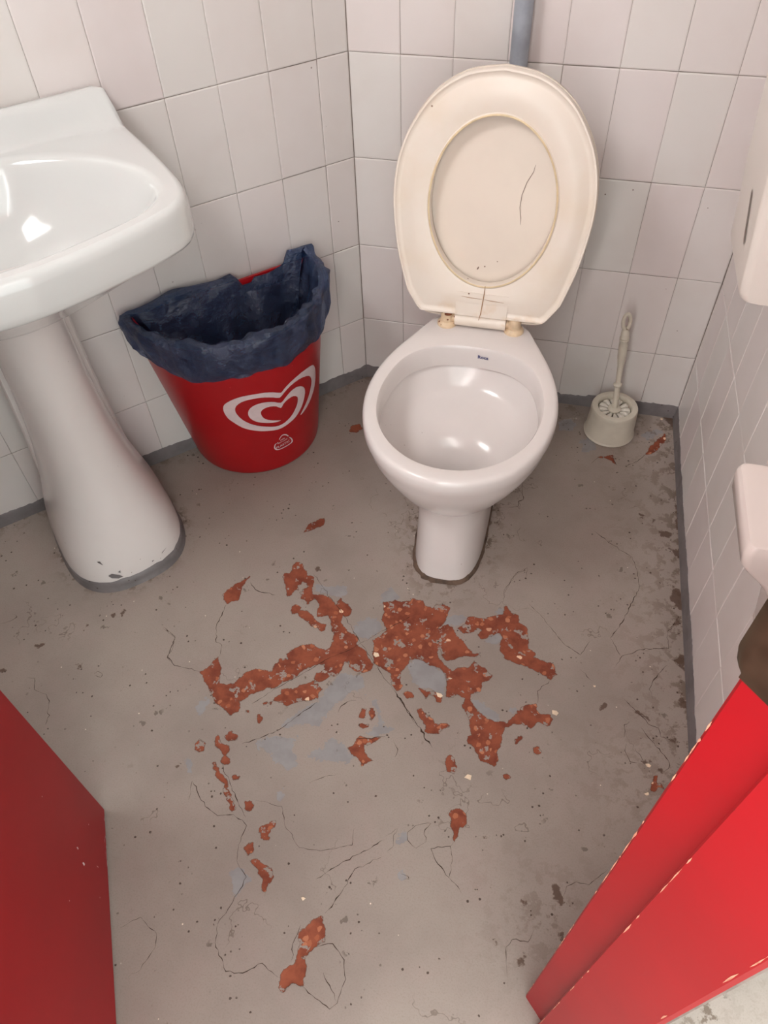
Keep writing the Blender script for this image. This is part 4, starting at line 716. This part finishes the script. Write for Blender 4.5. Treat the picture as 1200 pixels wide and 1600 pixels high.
# ---------------------------------------------------------------- toilet brush and holder
def build_brush():
    cx, cy = .632, -.082
    h = empty('brush_holder', (cx, cy, 0)); tag(h, 'ivory plastic toilet brush holder in the back right corner', 'brush holder')
    prof = [(.001, .0), (.0575, .0), (.0600, .0012), (.0605, .003), (.0590, .005), (.0575, .0075), (.0545, .070), (.0540, .0765), (.0525, .0795), (.0500, .0805), (.0405, .0800), (.0392, .0785), (.0390, .070), (.042, .012), (.001, .010)]
    MB().lathe(prof, 56, (cx, cy, 0)).build('cup', M['brush'], h, True, 40)
    b = empty('toilet_brush', (cx, cy, .012)); tag(b, 'ivory toilet brush standing upright in its holder with a looped handle', 'toilet brush')
    top = Vector((.6105, -.058, .322)); bot = Vector((cx, cy, .07)); D = (top-bot)
    stem = [(-.2, .0055), (0, .0070), (.10, .0068), (.255, .0066), (.262, .0092), (.275, .0105), (.288, .0092), (.295, .0060), (.34, .0058), (.48, .0070), (.54, .0088), (.57, .0098), (.66, .0100), (.73, .0096), (.735, .0104), (.745, .0104), (.75, .0094), (.755, .0104), (.765, .0104), (.77, .0092), (.80, .0092), (.83, .0080), (.845, .0045)]
    MB().tube([bot+D*t for t, _ in stem], [r for _, r in stem], 18).build('handle', M['brush'], b, True, 45)
    cc = bot+D*.915; e1 = D.normalized(); e2 = Vector((1, .3, 0)); e2 = (e2-e1*e2.dot(e1)).normalized()
    MB().tube([cc+e1*(.0185*math.cos(a))+e2*(.0078*math.sin(a)) for a in np.linspace(PI*1.05, PI*2.85, 22)], .0042, 10).build('hanging_loop', M['brush'], b, True, 45)
    MB().lathe([(.001, .018), (.012, .018), (.0125, .066), (.0155, .070), (.0155, .0735), (.009, .0765), (.001, .077)], 28, (cx, cy, 0)).build('hub', M['brush'], b, True, 40)
    me = None
    for k in range(12):
        a = 2*PI*k/12+.13; e = Vector((math.cos(a), math.sin(a), 0)); s = Vector((-e.y, e.x, 0)); c = Vector((cx, cy, 0)); rings = []
        for r, w, zc, th in ((.0125, .0020, .070, .0025), (.020, .0042, .0715, .0045), (.028, .0062, .0720, .0060), (.034, .0074, .0712, .0062), (.0368, .0070, .069, .0060)):
            rings.append([c+e*r+s*(w*math.cos(q))+Vector((0, 0, zc-.004+th*math.sin(q))) for q in np.arange(10)*2*PI/10])
        MB().loft(rings, True, True).build('bristle_tuft', M['bristle'], b, True, 50)
    MB().lathe([(.010, .02), (.034, .024), (.036, .060), (.012, .063)], 28, (cx, cy, 0)).build('tuft_gap_shade', M['dirt'], b, True)  # dark filler body, paints the shade in the gaps between the tufts
build_brush()

# ---------------------------------------------------------------- fittings on the right wall
def build_dispenser():
    t = empty('wall_dispenser', (.76, -.42, .66)); tag(t, 'white plastic dispenser with a side slot, high on the right wall at the frame edge', 'dispenser')
    def XW(y, z): return XR+.034886*(-y)-.001
    yf, yn = -.325, -.500
    lv = []
    for z, f in ((.662, .078), (.663, .088), (.667, .0935), (.676, .0965), (.700, .0985), (.73, .1015), (.80, .110), (.88, .117), (.95, .121), (.975, .119), (.985, .10), (.987, .08)):
        x0 = XW(-.41, z); ring = []; r = .012
        outl = [(0, yn), (-(f-r), yn)]+[(-(f-r)-r*math.sin(a), yn+r-r*math.cos(a)) for a in np.linspace(.2, PI/2, 6)]+[(-f, yf-r)]+[(-(f-r)-r*math.cos(a), yf-r+r*math.sin(a)) for a in np.linspace(.2, PI/2, 6)]+[(0, yf)]
        lv.append([(XW(y, z)+x, y, z) for x, y in outl])
    MB().loft(lv, True, True).build('cover', M['disp'], t, True, 35)
    sl = MB(); Xf = lambda y, z: (XW(y, z)-np.interp(z, [.70, .73, .80, .88], [.0985, .1015, .110, .117])-.0012, y, z)
    pts = [(-.452, .728), (-.449, .722), (-.441, .727), (-.424, .786), (-.426, .793), (-.432, .789)]
    sl.add([Xf(y, z) for y, z in pts], [tuple(range(len(pts)))]).build('slot', M['slot'], t)
build_dispenser()
def build_fixture():
    t = empty('ceramic_fixture', (.78, -.87, .5)); tag(t, 'white glazed ceramic fixture with flat top on the right wall above the red frame', 'wall fixture')
    def XW(y): return XR+.034886*(-y)-.001
    lv = []
    for z, f, y0, y1 in ((.40, .020, -.835, -.935), (.46, .030, -.832, -.940), (.52, .046, -.828, -.943), (.56, .066, -.822, -.943), (.585, .086, -.818, -.944), (.602, .104, -.815, -.945), (.615, .1135, -.812, -.946), (.635, .1165, -.810, -.947), (.645, .1155, -.811, -.946), (.6495, .1135, -.813, -.9445), (.651, .110, -.816, -.941)):
        r = .010; o = [(0, y1), (-(f-r), y1)]+[(-(f-r)-r*math.sin(a), y1+r-r*math.cos(a)) for a in np.linspace(.15, PI/2, 6)]+[(-(f-r)-r*math.cos(a), y0-r+r*math.sin(a)) for a in np.linspace(0, PI/2, 6)]+[(0, y0)]
        lv.append([(XW(y)+x, y, z) for x, y in o])
    MB().loft(lv, True, True).build('body', M['ceramic_fix'], t, True, 40)
    MB().loft([[(XW(y)+x, y, z) for x, y in ((0, -.952), (-w, -.950), (-w, -.830), (0, -.828))] for z, w in ((.37, .012), (.44, .020), (.52, .030), (.56, .034))], True, True).build('back_plate', M['ceramic_fix'], t)
build_fixture()

# ---------------------------------------------------------------- loose pale chips on the floor
def build_chips():
    names = ['large pale paint chip on the floor below the red flaked patch', 'pale paint chip right of the red flaked patch', 'pale chip lying in the middle of the red patch', 'pale chip at the left arm of the crack crossing', 'pale chip on the floor near the chipped red door post',
             'smallest pale chip nearest the red door post', 'pale chip against the skirting right of the toilet brush', 'pale chip beside the red crack near the toilet brush', 'tiny white chip between the red patch and right wall', 'pale chip low on the floor left of centre', 'tiny pale chip above the blue-grey oval']
    rr = random.Random(2)
    for (x, y, s), lb in zip(CHIPS, names):
        s = s*.00105; n = rr.choice((4, 5, 6)); a0 = rr.uniform(0, 6); pts = []
        for k in range(n): a = a0+2*PI*k/n; q = s*rr.uniform(.5, 1.25); pts.append((x/1000+q*math.cos(a), y/1000+q*math.sin(a)*.8))
        z0 = -.0009 if lb.startswith('pale chip lying') else 0
        MBc = MB().loft([[(px, py, z0) for px, py in pts], [(px, py, z0+.0012+.0006*rr.random()) for px, py in pts]], True, True)
        tag(MBc.build('paint_chip', M['chip']), lb, 'paint chip', 'loose pale chips on the floor')
build_chips()
